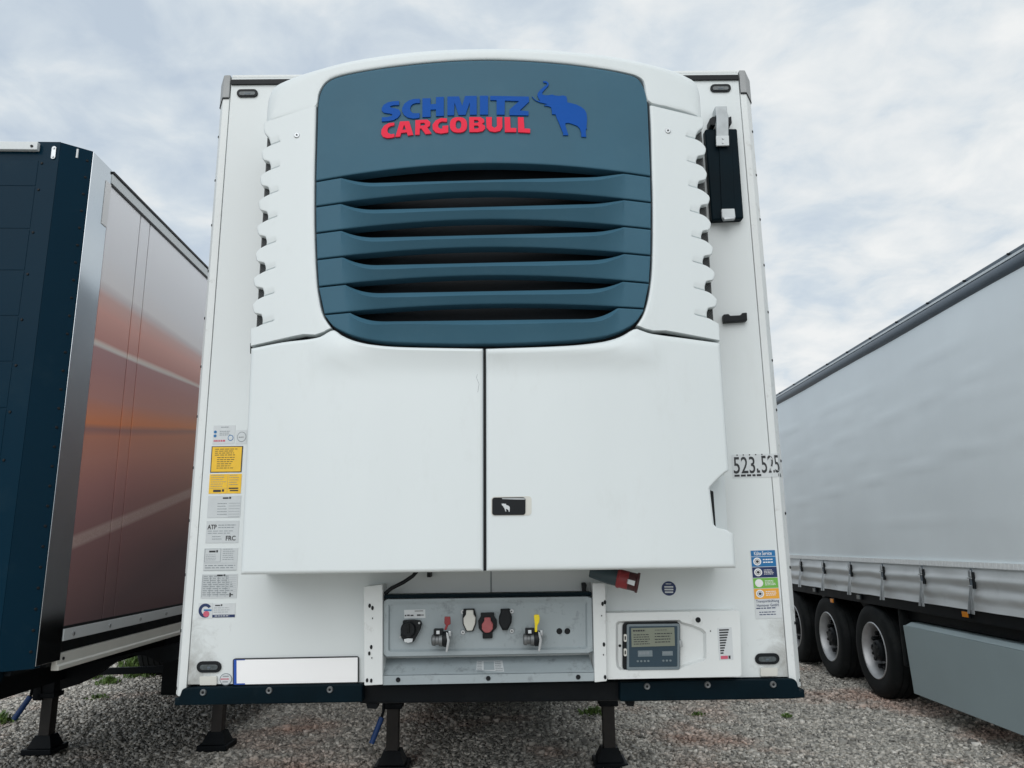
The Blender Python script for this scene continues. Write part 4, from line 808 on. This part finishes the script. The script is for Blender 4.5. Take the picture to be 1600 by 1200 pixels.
d.rects('gauge_bar', [(.12, .05+.079*k, .80-.052*k, .095+.079*k) for k in range(10)], M['ink'], cb, .002); d.rects('print', [(.12, .87, .62, .97)], M['pink'], cb, .002); d.rects('print', [(.66, .87, .8, .97)], M['ink'], cb, .002)
# ---- vent flap and clips on the right
vf = pxprism('vent_flap', [(1101.5, 201.5), (1152, 200.5), (1162.5, 341), (1112.5, 343.5)], -.045, 0, M['bumper'], T, .008, 3, 'tall dark vent flap with steel latch')
pxprism('flap_channel', [(1122.5, 202), (1143, 201.6), (1149.5, 339), (1128, 340)], -.050, -.04, M['bumper'], vf, .003)
pxprism('flap_latch', [(1118, 168), (1135.5, 167.5), (1136, 173), (1138.5, 181), (1138.5, 226), (1119.5, 226.5), (1119.5, 181), (1118, 173)], -.066, -.052, M['latch'], vf, .003)
pxprism('latch_base', [(1117.5, 166), (1136, 165.5), (1136.5, 178), (1118, 178.5)], -.050, 0, M['latch'], vf, .003)
pxprism('latch_bracket', [(1119, 212), (1139, 211.5), (1139.5, 227), (1119.5, 227.5)], -.070, -.060, M['silverpost'], vf, .002)
for y in (216.5, 223): G().lathe([(0, -.003), (.004, -.003), (.005, 0)], 10, 'y', Matrix.Translation(hitY(1129.5, y, -.0705))).put('screw', M['steel'], vf)
for q in ([(1109, 185), (1114, 181.5), (1119, 182), (1118, 196), (1110, 195)], [(1138, 183), (1143, 181), (1144, 192), (1140, 195), (1138, 193)]): pxprism('latch_knob', q, -.06, 0, M['dark'], vf, .004, 3)
pxprism('flap_catch', [(1127.5, 326), (1148, 325.5), (1149.5, 340), (1131, 343.5), (1128, 338)], -.064, -.047, M['silverpost'], vf, .004, 3); pxprism('catch_roll', [(1131, 338.5), (1148.5, 337.5), (1149, 342), (1131.5, 343.5)], -.070, -.050, M['steel'], vf, .003, 3)
pxprism('rubber_clip', [(1130.5, 491), (1139, 490), (1141, 493), (1158, 492), (1160, 488.5), (1167.5, 488), (1168, 501), (1131.5, 503.5)], -.03, 0, M['dark'], T, .004, 2)
# ---- landing gear
def leg(x, y, parent, flip=1, crank=False):
    l = G().box((x-.062, y-.065, .47), (x+.062, y+.065, 1.05)).bevel(.008).put('landing_leg', M['chassis'], parent, 40)
    G().box((x-.047, y-.05, .10), (x+.047, y+.05, .468)).bevel(.005).put('inner_leg', M['legsteel'], l, 40)
    f = G().box((x-.13, y-.14, -.012), (x+.13, y+.14, .035)).bevel(.008); V = [(x-.105, y-.10, .036), (x+.105, y-.10, .036), (x+.105, y+.10, .036), (x-.105, y+.10, .036), (x-.065, y-.06, .13), (x+.065, y-.06, .13), (x+.065, y+.06, .13), (x-.065, y+.06, .13)]
    f.add(V, [(0, 3, 2, 1), (4, 5, 6, 7), (0, 1, 5, 4), (1, 2, 6, 5), (2, 3, 7, 6), (3, 0, 4, 7)]); f.put('foot_plate', M['chassis'], l)
    G().tube([(x-.068, y, .105), (x+.068, y, .105)], .02, 10).put('foot_pin', M['chassis'], l, 40)
    G().box((x-.075, y-.08, .44), (x+.075, y+.08, .48)).bevel(.006).put('leg_collar', M['chassis'], l, 40)
    return l
leg(-.86, 3.18, T); l2 = leg(.86, 3.18, T)
G().tube([(-.80, 3.18, .98), (.80, 3.18, .98)], .03, 10).put('gear_shaft', M['chassis'], T, 40)
def at_y(px, py, y): return hitY(px, py, y)
G().tube([at_y(600, 1090, 3.0), at_y(599, 1112, 2.96), at_y(596, 1122, 2.95)], .012, 8).put('crank_rod', M['chassis'], T, 60)
G().tube([at_y(596.5, 1121, 2.95), at_y(580.5, 1162, 2.9)], .021, 10).put('crank_grip', M['handle'], T, 40, 'blue crank grip below the trailer')
# ================================================================== wheels
def wheel_parts(parent, Mx, nuts=True):
    tyre = G().lathe([(.300, -.02), (.335, -.028), (.40, -.036), (.455, -.030), (.485, -.012), (.500, .012), (.503, .05), (.492, .053), (.492, .063), (.505, .066), (.506, .12), (.494, .123), (.494, .135), (.506, .138), (.506, .195), (.494, .198), (.494, .210), (.506, .213), (.505, .265), (.492, .268), (.492, .278), (.503, .281), (.500, .32), (.48, .345), (.44, .362), (.36, .36), (.300, .345)], 64, 'x', None, True)
    rim = G().lathe([(.300, -.012), (.306, -.022), (.298, -.030), (.288, -.024), (.282, .0), (.268, .03), (.258, .09), (.25, .14), (.215, .150), (.17, .146), (.165, .16), (.24, .17), (.27, .2), (.28, .32), (.300, .34)], 48, 'x', None, True)
    hub = G().lathe([(0, -.012), (.05, -.012), (.09, -.004), (.112, .02), (.118, .08), (.128, .10), (.138, .148)], 28, 'x')
    nut = G().lathe([(0, -.0), (.020, .0), (.025, .008), (.025, .07), (.032, .075), (.032, .115)], 10, 'x')
    if not wheel_cache: wheel_cache.update(t=tyre.mesh(35), r=rim.mesh(35), h=hub.mesh(35), n=nut.mesh(35))
    t = place('wheel', wheel_cache['t'], M['rubber'], parent, Mx)
    place('rim', wheel_cache['r'], M['rim'], t, Mx); place('hub', wheel_cache['h'], M['dark'], t, Mx)
    if nuts:
        for k in range(10):
            a = 2*math.pi*k/10; place('wheel_nut', wheel_cache['n'], M['dark'], t, Mx @ Matrix.Translation((.035, .19*math.cos(a), .185*math.sin(a))))
        for k in range(6):
            a = 2*math.pi*(k+.5)/6; place('hub_bolt', wheel_cache['n'], M['dark'], t, Mx @ Matrix.Translation((-.018, .078*math.cos(a), .078*math.sin(a))) @ Matrix.Scale(.7, 4))
    return t
wheel_cache = {}
for y in (8.8, 10.11, 11.42):
    for sx in (-1, 1): wheel_parts(T, Matrix.Translation((sx*1.27, y, .5)) @ (Matrix.Identity(4) if sx < 0 else Matrix.Rotation(math.pi, 4, 'Z')), False)
# ================================================================== THE CURTAIN-SIDED TRAILER ON THE RIGHT
aR = math.radians(1.48); MR = Matrix.Translation((4.12, 5.2, 0)) @ Matrix.Rotation(-aR, 4, 'Z')
R = root('curtain_trailer', 'silver curtain-sided trailer with three wheels and grey side locker, on the right', 'trailer', MR)
def loc(p, Mx=MR): return Mx @ Vector(p)
def rput(g, name, mt, parent=R, smooth=None, label=None, Mx=MR): g.V = [Mx @ v for v in g.V]; return g.put(name, mt, parent, smooth, label)
Y0, Y1 = -9.5, 4.0; ZS = 1.115
# curtain
V = []; F = []; ny, nz = 240, 46
zs = [1.47+(3.86-1.47)*k/nz for k in range(nz+1)]
for i in range(ny+1):
    y = Y0+(Y1-Y0)*i/ny
    for z in zs:
        t = (z-1.47)/2.39; env = math.sin(math.pi*min(1, max(0, t)))**.6
        w = .010*math.sin(y*2.3+.4)*env + .012*env*noise.noise((y*.55, z*.9, 3)) + .0045*env*noise.noise((y*1.2, z*5.0+y*1.1, 9))
        cr_ = 0
        for z_c, sl_, a_ in ((2.95, -.055, .007), (2.35, -.05, .009), (3.35, -.02, .006), (1.9, .02, .006), (3.1, .09, .004), (2.6, .05, .004)):
            dz = (z-(z_c+sl_*y+.03*noise.noise((y*.6, z_c, 0))))/.018; cr_ += a_*math.exp(-dz*dz)
        V.append(loc((-w-cr_, y, z)))
for i in range(ny):
    for j in range(nz): a = i*(nz+1)+j; F.append((a, a+1, a+nz+2, a+nz+1))
part('curtain', V, F, M['curtain'], R, 60)
# skirt below the tape
V = []; F = []; nz2 = 22; ny = 380
for i in range(ny+1):
    y = Y0+(Y1-Y0)*i/ny
    for j in range(nz2+1):
        t = j/nz2; z = 1.47-(1.47-ZS+.01)*t
        ph = (y+.17)/.83; pull = math.cos(2*math.pi*ph)
        w = .018*math.sin(math.pi*t*1.15+.2)+.016*math.sin(math.pi*t)*pull*.5+.014*noise.noise((y*1.7, t*3.2, 5))*math.sin(math.pi*min(1, t*1.1)) + .006*noise.noise((y*5, t*6+y*2, 1))*t
        ridge = .020*math.exp(-((t-.30-.05*noise.noise((y*1.1, 0, 2)))/.07)**2)-.014*math.exp(-((t-.48-.06*noise.noise((y*1.4, 0, 7)))/.06)**2)+.016*math.exp(-((t-.68)/.09)**2)
        lip_ = .022*max(0, (t-.82)/.18)
        V.append(loc((-w-ridge*.8-lip_+.004, y, z+.006*noise.noise((y*2.1, 4, 4))*t)))
for i in range(ny):
    for j in range(nz2): a = i*(nz2+1)+j; F.append((a, a+1, a+nz2+2, a+nz2+1))
part('curtain_skirt', V, F, M['skirt'], R, 60)
g = G(); g.box((-.018, Y0, 1.462), (-.003, Y1, 1.515)); rput(g, 'tape_base', M['curtain'])
g = G()
for k in range(int((Y1-Y0)/.055)): y = Y0+.055*k; g.box((-.021, y, 1.466), (-.0185, y+.047, 1.511))
tp_ = rput(g, 'reflective_tape', M['tape']); tp_['kind'] = 'stuff'
# top rail
g = G().tube([(.035, Y0, 3.80), (.035, Y1, 3.80)], .068, 20); rput(g, 'roof_rail', M['tube'], R, 40)
g = G(); g.box((-.018, Y0, 3.852), (.05, Y1, 3.872)); rput(g, 'rail_trim', M['silverpost'])
g = G(); g.box((.0, Y0, 3.874), (.09, Y1, 3.915)); rput(g.bevel(.01), 'roof_edge', M['tube'], R, 40)
for y in np.arange(-6, 3.6, .62): rput(G().lathe([(0, -.02), (.008, -.02), (.010, -.016), (.010, 0)], 8, 'x', Matrix.Translation((.0, y, 3.895))), 'roof_rivet', M['dark'])
rput(G().box((.05, Y0, 3.85), (2.5, Y1, 3.90)), 'roof', M['curtain']); rput(G().box((.03, Y0, 1.16), (2.52, Y1, 1.22)), 'floor', M['chassis'])
rput(G().box((2.5, Y0, 1.2), (2.54, Y1, 3.85)), 'far_curtain', M['curtain']); rput(G().box((.03, Y1-.05, 1.2), (2.5, Y1, 3.85)), 'rear_door', M['silverpost']); rput(G().box((.03, Y0, 1.2), (2.5, Y0+.05, 3.85)), 'front_wall', M['silverpost'])
rput(G().box((.02, Y0, 1.00), (.07, Y1, 1.125)).bevel(.006), 'side_rail', M['chassis'], R, 40)
for x in (.85, 1.7): rput(G().box((x-.06, Y0, .78), (x+.06, Y1, 1.14)), 'chassis_beam', M['chassis'])
for k, y in enumerate((.42, 1.74, 3.06)):
    wheel_parts(R, MR @ Matrix.Translation((.055, y, .497)), True); wheel_parts(R, MR @ Matrix.Translation((2.49, y, .497)) @ Matrix.Rotation(math.pi, 4, 'Z'), False)
    rput(G().tube([(.3, y, .5), (2.2, y, .5)], .07, 12), 'axle', M['chassis'], R, 40)
# mudguards and flap
def fender(y):
    g = G(); pts = [(y+.60*math.cos(a), .5+.60*math.sin(a)) for a in [math.radians(q) for q in range(0, 181, 12)]]
    for (ya, za), (yb, zb) in zip(pts, pts[1:]): g.add([(.06, ya, za), (.36, ya, za), (.36, yb, zb), (.06, yb, zb), (.06, ya, za+.008), (.36, ya, za+.008), (.36, yb, zb+.008), (.06, yb, zb+.008)], [(0, 1, 2, 3), (7, 6, 5, 4), (0, 4, 5, 1), (1, 5, 6, 2), (2, 6, 7, 3), (3, 7, 4, 0)])
    return g
rput(G().box((.05, -.27, .42), (.42, -.20, 1.0)).bevel(.02), 'mudguard', M['rubber'], R, 40)
rput(G().prism([(.05, -.20, 1.0), (.05, -.27, 1.0), (.05, .02, 1.09), (.05, .12, 1.09)], (.36, 0, 0)), 'mudguard', M['rubber'], R)
# side locker
g = G().add([(.035, -.40, .19), (.035, -3.6, .19), (.02, -3.6, .845), (.02, -.36, .845), (.30, -.40, .19), (.30, -3.6, .19), (.30, -3.6, .845), (.30, -.36, .845)], [(0, 1, 2, 3), (7, 6, 5, 4), (0, 4, 5, 1), (1, 5, 6, 2), (2, 6, 7, 3), (3, 7, 4, 0)]); lk = rput(g.bevel(.006), 'side_locker', M['locker'], R, 40, 'grey painted locker panel under the curtain')
g = G().prism([(.02, -.40, .847), (.02, -3.6, .847), (.06, -3.6, .885), (.06, -.46, .885)], (.2, 0, 0)); rput(g.bevel(.004), 'locker_lip', M['locker'], lk, 40)
rput(G().box((.12, -3.6, .90), (.3, -.3, 1.14)), 'locker_mount', M['chassis'])
for y, z, mt in ((2.0, 1.062, 'lens'), (1.42, .965, 'amber'), (.6, 1.062, 'lens'), (-1.6, 1.06, 'amber')):
    b_ = rput(G().box((-.0, y-.05, z-.03), (.018, y+.05, z+.03)).bevel(.004), 'marker_lamp', M['dark'], R, 40); rput(G().box((-.012, y-.042, z-.023), (.0, y+.042, z+.023)).bevel(.003), 'lens', M[mt], b_, 40)
# buckles
bk = G(); bk.box((-.022, -.034, -.11), (0, .034, .03)).bevel(.006); bkm = bk.mesh(40)
lv = G().prism([(-.030, -.018, .045), (-.030, .018, .045), (-.034, .021, -.01), (-.034, -.021, -.01)], (.012, 0, 0)).bevel(.003); lvm = lv.mesh(40)
wb = G().prism([(-.012, -.016, .06), (-.012, .016, .06), (-.034, .013, -.12), (-.034, -.013, -.12)], (.006, 0, 0)); wbm = wb.mesh()
pin_ = G().tube([(-.034, -.03, -.02), (-.034, .03, -.02)], .006, 8).tube([(-.034, -.024, -.085), (-.034, .024, -.085)], .005, 8); pinm = pin_.mesh(40)
st = G().prism([(-.033, -.016, -.09), (-.033, .016, -.09), (-.062, .052, -.315), (-.062, .016, -.315), (-.046, .004, -.20), (-.062, -.012, -.315), (-.062, -.048, -.315)], (.008, 0, 0)); stm = st.mesh()
for k in range(-6, 5):
    y = -.17+.835*k
    if y > Y1-.2: continue
    Mx = MR @ Matrix.Translation((-.026, y, 1.40)) @ Matrix.Rotation(random.uniform(-.05, .05), 4, 'X')
    b_ = place('buckle', bkm, M['dark'], R, Mx); place('buckle_lever', lvm, M['steel'], b_, Mx); place('strap', wbm, M['tube'], b_, Mx); place('buckle_pin', pinm, M['alu'], b_, Mx); place('strap_tail', stm, M['silverpost'] if k % 2 else M['steel'], b_, Mx)
# ================================================================== THE DARK BOX TRAILER ON THE LEFT
aL = math.radians(-2.12); ML = Matrix.Translation((-2.334, .78, 0)) @ Matrix.Rotation(-aL, 4, 'Z')
B = root('box_trailer', 'dark blue fronted box trailer with sunset print on its side, on the left', 'trailer', ML)
def lput(g, name, mt, parent=B, smooth=None, label=None): return rput(g, name, mt, parent, smooth, label, ML)
ZT, ZB = 4.0, 1.115
lput(G().box((-2.42, -.105, ZB), (-.135, -.06, ZT)), 'front_wall', M['navy'])
fwL = [o for o in COL.objects if o.name.startswith('front_wall')][-1]
zl = [3.885, 3.722, 3.464, 3.218, 2.956, 2.70, 2.446, 2.19, 1.935, 1.68, 1.43, 1.16]
for a, b in zip(zl, zl[1:]): lput(G().box((-2.30, -.1075, b+.004), (-.245, -.100, a-.004)).bevel(.002), 'plank', M['navy'], fwL, 40)
for a in zl[:-1]: lput(G().lathe([(0, -.005), (.006, -.004), (.008, 0), (.008, .004)], 10, 'y', Matrix.Translation((-.225, -.106, a-.02))), 'rivet', M['dark'], fwL, 30)
# corner column: angled facet then polished side face
fc = lput(G().prism([(-.1345, -.105, ZB), (-.003, -.004, ZB), (-.003, .05, ZB), (-.1345, .05, ZB)], (0, 0, ZT-ZB)).bevel(.004, 2, 20), 'corner_post', M['navy'], B, 40)
ang = math.atan2(.101, .1315)
for k in range(27):
    z = 3.93-.105*k; lput(G().lathe([(0, -.004), (.005, -.004), (.008, 0), (.008, .004)], 10, 'y', Matrix.Translation((-.022, -.019, z)) @ Matrix.Rotation(ang, 4, 'Z')), 'rivet', M['dark'], fc, 30)
lput(G().box((-.02, .0, ZB+.01), (.0, .228, ZT-.002)).bevel(.003), 'corner_trim', M['mirror'], B, 40)
lput(G().box((.0005, .165, 3.62), (.004, .226, 3.90)), 'reflective_strip', M['white'])
# top bar, lashing eye
tb = lput(G().box((-2.3, -.135, 3.935), (-.245, -.106, 3.985)).bevel(.004), 'top_bar', M['silverpost'], B, 40)
for x in (-.275, -.55, -.9): lput(G().lathe([(0, -.004), (.007, -.004), (.008, 0), (.008, .003)], 10, 'y', Matrix.Translation((x, -.136, 3.955))), 'bolt', M['dark'], tb)
pts = [(-.165+.013*math.cos(a), -.112, 3.93+(.045 if math.sin(a) > 0 else -.045)*.6+.013*math.sin(a)) for a in [2*math.pi*k/16 for k in range(16)]]
le = lput(G().prism(pts, (0, .008, 0)).bevel(.002), 'lashing_eye', M['alu'], B, 40)
for z in (3.957, 3.903): lput(G().lathe([(0, -.003), (.006, -.003), (.007, 0)], 10, 'y', Matrix.Translation((-.165, -.1125, z))), 'screw', M['steel'], le)
# side: printed panels between joints, rails
joints = [.232, .66, .805, 3.4, 6.0, 8.6, 11.2, 13.3]
for a, b in zip(joints, joints[1:]): lput(G().box((-.05, a+.007, 1.30), (-.004, b-.007, 3.90)).bevel(.0015, 1), 'side_panel', M['print'], B, 30)
lput(G().box((-.055, .232, 1.25), (-.012, 13.3, 3.92)), 'panel_backing', M['dark'])
g = G(); g.box((-.06, .229, 3.912), (.006, 13.3, 3.975)); lput(g.bevel(.004), 'top_rail', M['silverpost'], B, 40)
lput(G().box((-.06, .229, 3.977), (.012, 13.3, 3.992)), 'rail_gasket', M['dark']); lput(G().box((-.05, .229, 3.898), (.003, 13.3, 3.9105)), 'rail_gasket', M['dark'])
stp = lput(G().box((-.05, .232, 1.222), (.004, 13.3, 1.284)).bevel(.003), 'bottom_strip', M['silverpost'], B, 40)
for y in np.arange(.33, 4, .42): lput(G().lathe([(0, .006), (.010, .006), (.013, .003), (.013, 0)], 12, 'x', Matrix.Translation((.004, y, 1.252))), 'bolt', M['alu'], stp, 30)
lput(G().box((-.08, .15, 1.10), (-.03, 13.3, 1.221)), 'sill', M['chassis'])
g = G().prism([(-.03, .20, 1.16), (-.005, .20, 1.158), (.0, .20, 1.105), (.012, .20, 1.098), (.012, .20, 1.075), (-.03, .20, 1.075)], (0, 12, 0)); br_ = lput(g.bevel(.003), 'lashing_rail', M['offw'], B, 40)
for y in (.26,): lput(G().lathe([(0, .004), (.008, .004), (.008, -.004)], 8, 'x', Matrix.Translation((.0, y, 1.13))), 'bolt', M['dark'], br_)
lput(G().box((-2.37, -.055, 3.93), (-.06, 13.3, 3.985)), 'roof', M['silverpost']); lput(G().box((-2.40, -.055, 1.09), (-.09, 13.3, 1.15)), 'floor', M['chassis']); lput(G().box((-2.42, -.05, 1.15), (-2.375, 13.3, 3.92)), 'far_side', M['silverpost']); lput(G().box((-2.37, 13.25, 1.15), (-.06, 13.3, 3.92)), 'rear_door', M['silverpost'])
# front lower edge, lamp, scratch
lput(G().tube([(-2.42, -.088, 1.095), (-.12, -.088, 1.095)], .03, 12), 'front_sill', M['bumper'], B, 40)
lm = lput(G().lathe([(.0, .006), (.024, .004), (.034, -.002), (.036, -.006), (.040, -.004), (.042, .004)], 24, 'y', Matrix.Translation((-.225, -.106, 1.165))), 'position_lamp', M['dark'], B, 40); lput(G().lathe([(0, -.010), (.014, -.008), (.020, .002)], 14, 'y', Matrix.Translation((-.212, -.106, 1.168))), 'lens', M['offw'], lm, 40)
lput(G().prism([(-.313, -.1088, 1.37), (-.306, -.1088, 1.365), (-.309, -.1088, 1.25), (-.318, -.1088, 1.13), (-.330, -.1088, 1.16), (-.322, -.1088, 1.26)], (0, .0008, 0)), 'paint_scrape', M['offw'], fwL)
# chassis, legs, guards
for x in (-1.55, -.85): lput(G().box((x-.06, .5, .78), (x+.06, 13, 1.09)), 'chassis_beam', M['chassis'])
def legL(px, py):
    p = hitZ(px, py); return leg(p.x, p.y, B)
legL(70, 1172); legL(339, 1166)
lput(G().tube([(-1.5, 2.95, .98), (-.25, 2.95, .98)], .03, 10), 'gear_shaft', M['chassis'])
yl_ = hitZ(70, 1172).y
G().tube([hitY(46, 1062, yl_-.1), hitY(50, 1078, yl_-.14), hitY(47, 1090, yl_-.16)], .012, 8).put('crank_rod', M['chassis'], B, 60)
G().tube([hitY(47.5, 1088, yl_-.16), hitY(22, 1124, yl_-.2)], .024, 10).put('crank_grip', M['handle'], B, 40, 'blue crank grip beside the landing leg')
pxprism('gear_box', [(49, 1050), (64, 1050), (64, 1095), (50, 1095)], yl_-.08, yl_+.05, M['chassis'], B, .01)
# long gusset under the rail, side guard, wheel behind
g = G().prism([hitY(x, y, 2.6) for x, y in [(94, 1047), (278, 1004), (278, 1030), (258, 1036), (246, 1034), (232, 1026), (216, 1023), (200, 1025), (184, 1032), (166, 1043), (150, 1056), (120, 1070), (94, 1078)]], (0, .06, 0)); g.put('underframe_gusset', M['chassis'], B)
g = G().prism([hitY(x, y, 5.6) for x, y in [(120, 1046), (272, 1040), (272, 1051), (120, 1056)]], (0, .05, 0)); g.put('side_guard', M['chassis'], B)
G().box((-2.82, 3.35, .52), (-2.46, 6.6, 1.02)).bevel(.02).put('left_shade_box', M['chassis'], B, 40)  # added box that keeps light off the ground under the left trailer
for y in (7.2, 8.5, 9.8):
    wheel_parts(B, ML @ Matrix.Translation((-.06, y, .5)) @ Matrix.Rotation(math.pi, 4, 'Z'), False); wheel_parts(B, ML @ Matrix.Translation((-2.36, y, .5)), False)
# ================================================================== weeds in the gravel
def leaf_material():
    m = mat('weed_leaf', (.10, .17, .035), .6, var=.45, vscale=14); return m
LM = leaf_material()
def weed(px, py, r, h, n, label, seed):
    rr = random.Random(seed); p = hitZ(px, py); V = [Vector((p.x, p.y, -.03))]; F = []
    for k in range(n):
        a = rr.uniform(0, 6.28); q = rr.uniform(0, r)**1; b = Vector((p.x+q*math.cos(a), p.y+q*math.sin(a), -.01)); hh = h*rr.uniform(.4, 1)*(1-.5*q/r); w = rr.uniform(.006, .014)
        t = rr.uniform(0, 6.28); d_ = Vector((math.cos(t), math.sin(t), 0)); s_ = Vector((-d_.y, d_.x, 0))*w; m = b+d_*hh*.25+Vector((0, 0, hh*.65)); e = b+d_*hh*.7+Vector((0, 0, hh*.9))
        i = len(V); V += [b-s_*.5, b+s_*.5, m+s_, m-s_, e]; F += [(i, i+1, i+2, i+3), (i+3, i+2, i+4), (0, i+1, i)]
    o = part('weed_clump', V, F, LM, None, None, None, False); o['label'] = label; o['category'] = 'weed'; o['group'] = 'weeds growing in the gravel'
weed(222, 1040, .35, .30, 420, 'bright green weed clump behind the side guard of the dark trailer', 1)
weed(218, 1056, .22, .16, 160, 'green weed clump just below the side guard of the dark trailer', 2)
weed(138, 1058, .20, .16, 140, 'small weed right of the dark trailer\'s left leg, under its frame', 3)
weed(168, 1067, .16, .14, 110, 'dark green weed between the two clumps under the dark trailer', 4)
weed(152, 1090, .14, .07, 70, 'flat yellowish weed on open gravel right of the dark trailer\'s leg', 5)
weed(3, 1128, .14, .16, 90, 'weed at the far left picture edge', 6)
weed(928, 1114, .16, .10, 120, 'weed beside the right landing leg of the white trailer', 7)
weed(1229, 1118, .06, .05, 40, 'tiny weed on the gravel right of the white trailer', 8)
weed(1090, 1115, .10, .04, 40, 'low weed under the right bumper of the white trailer', 9)
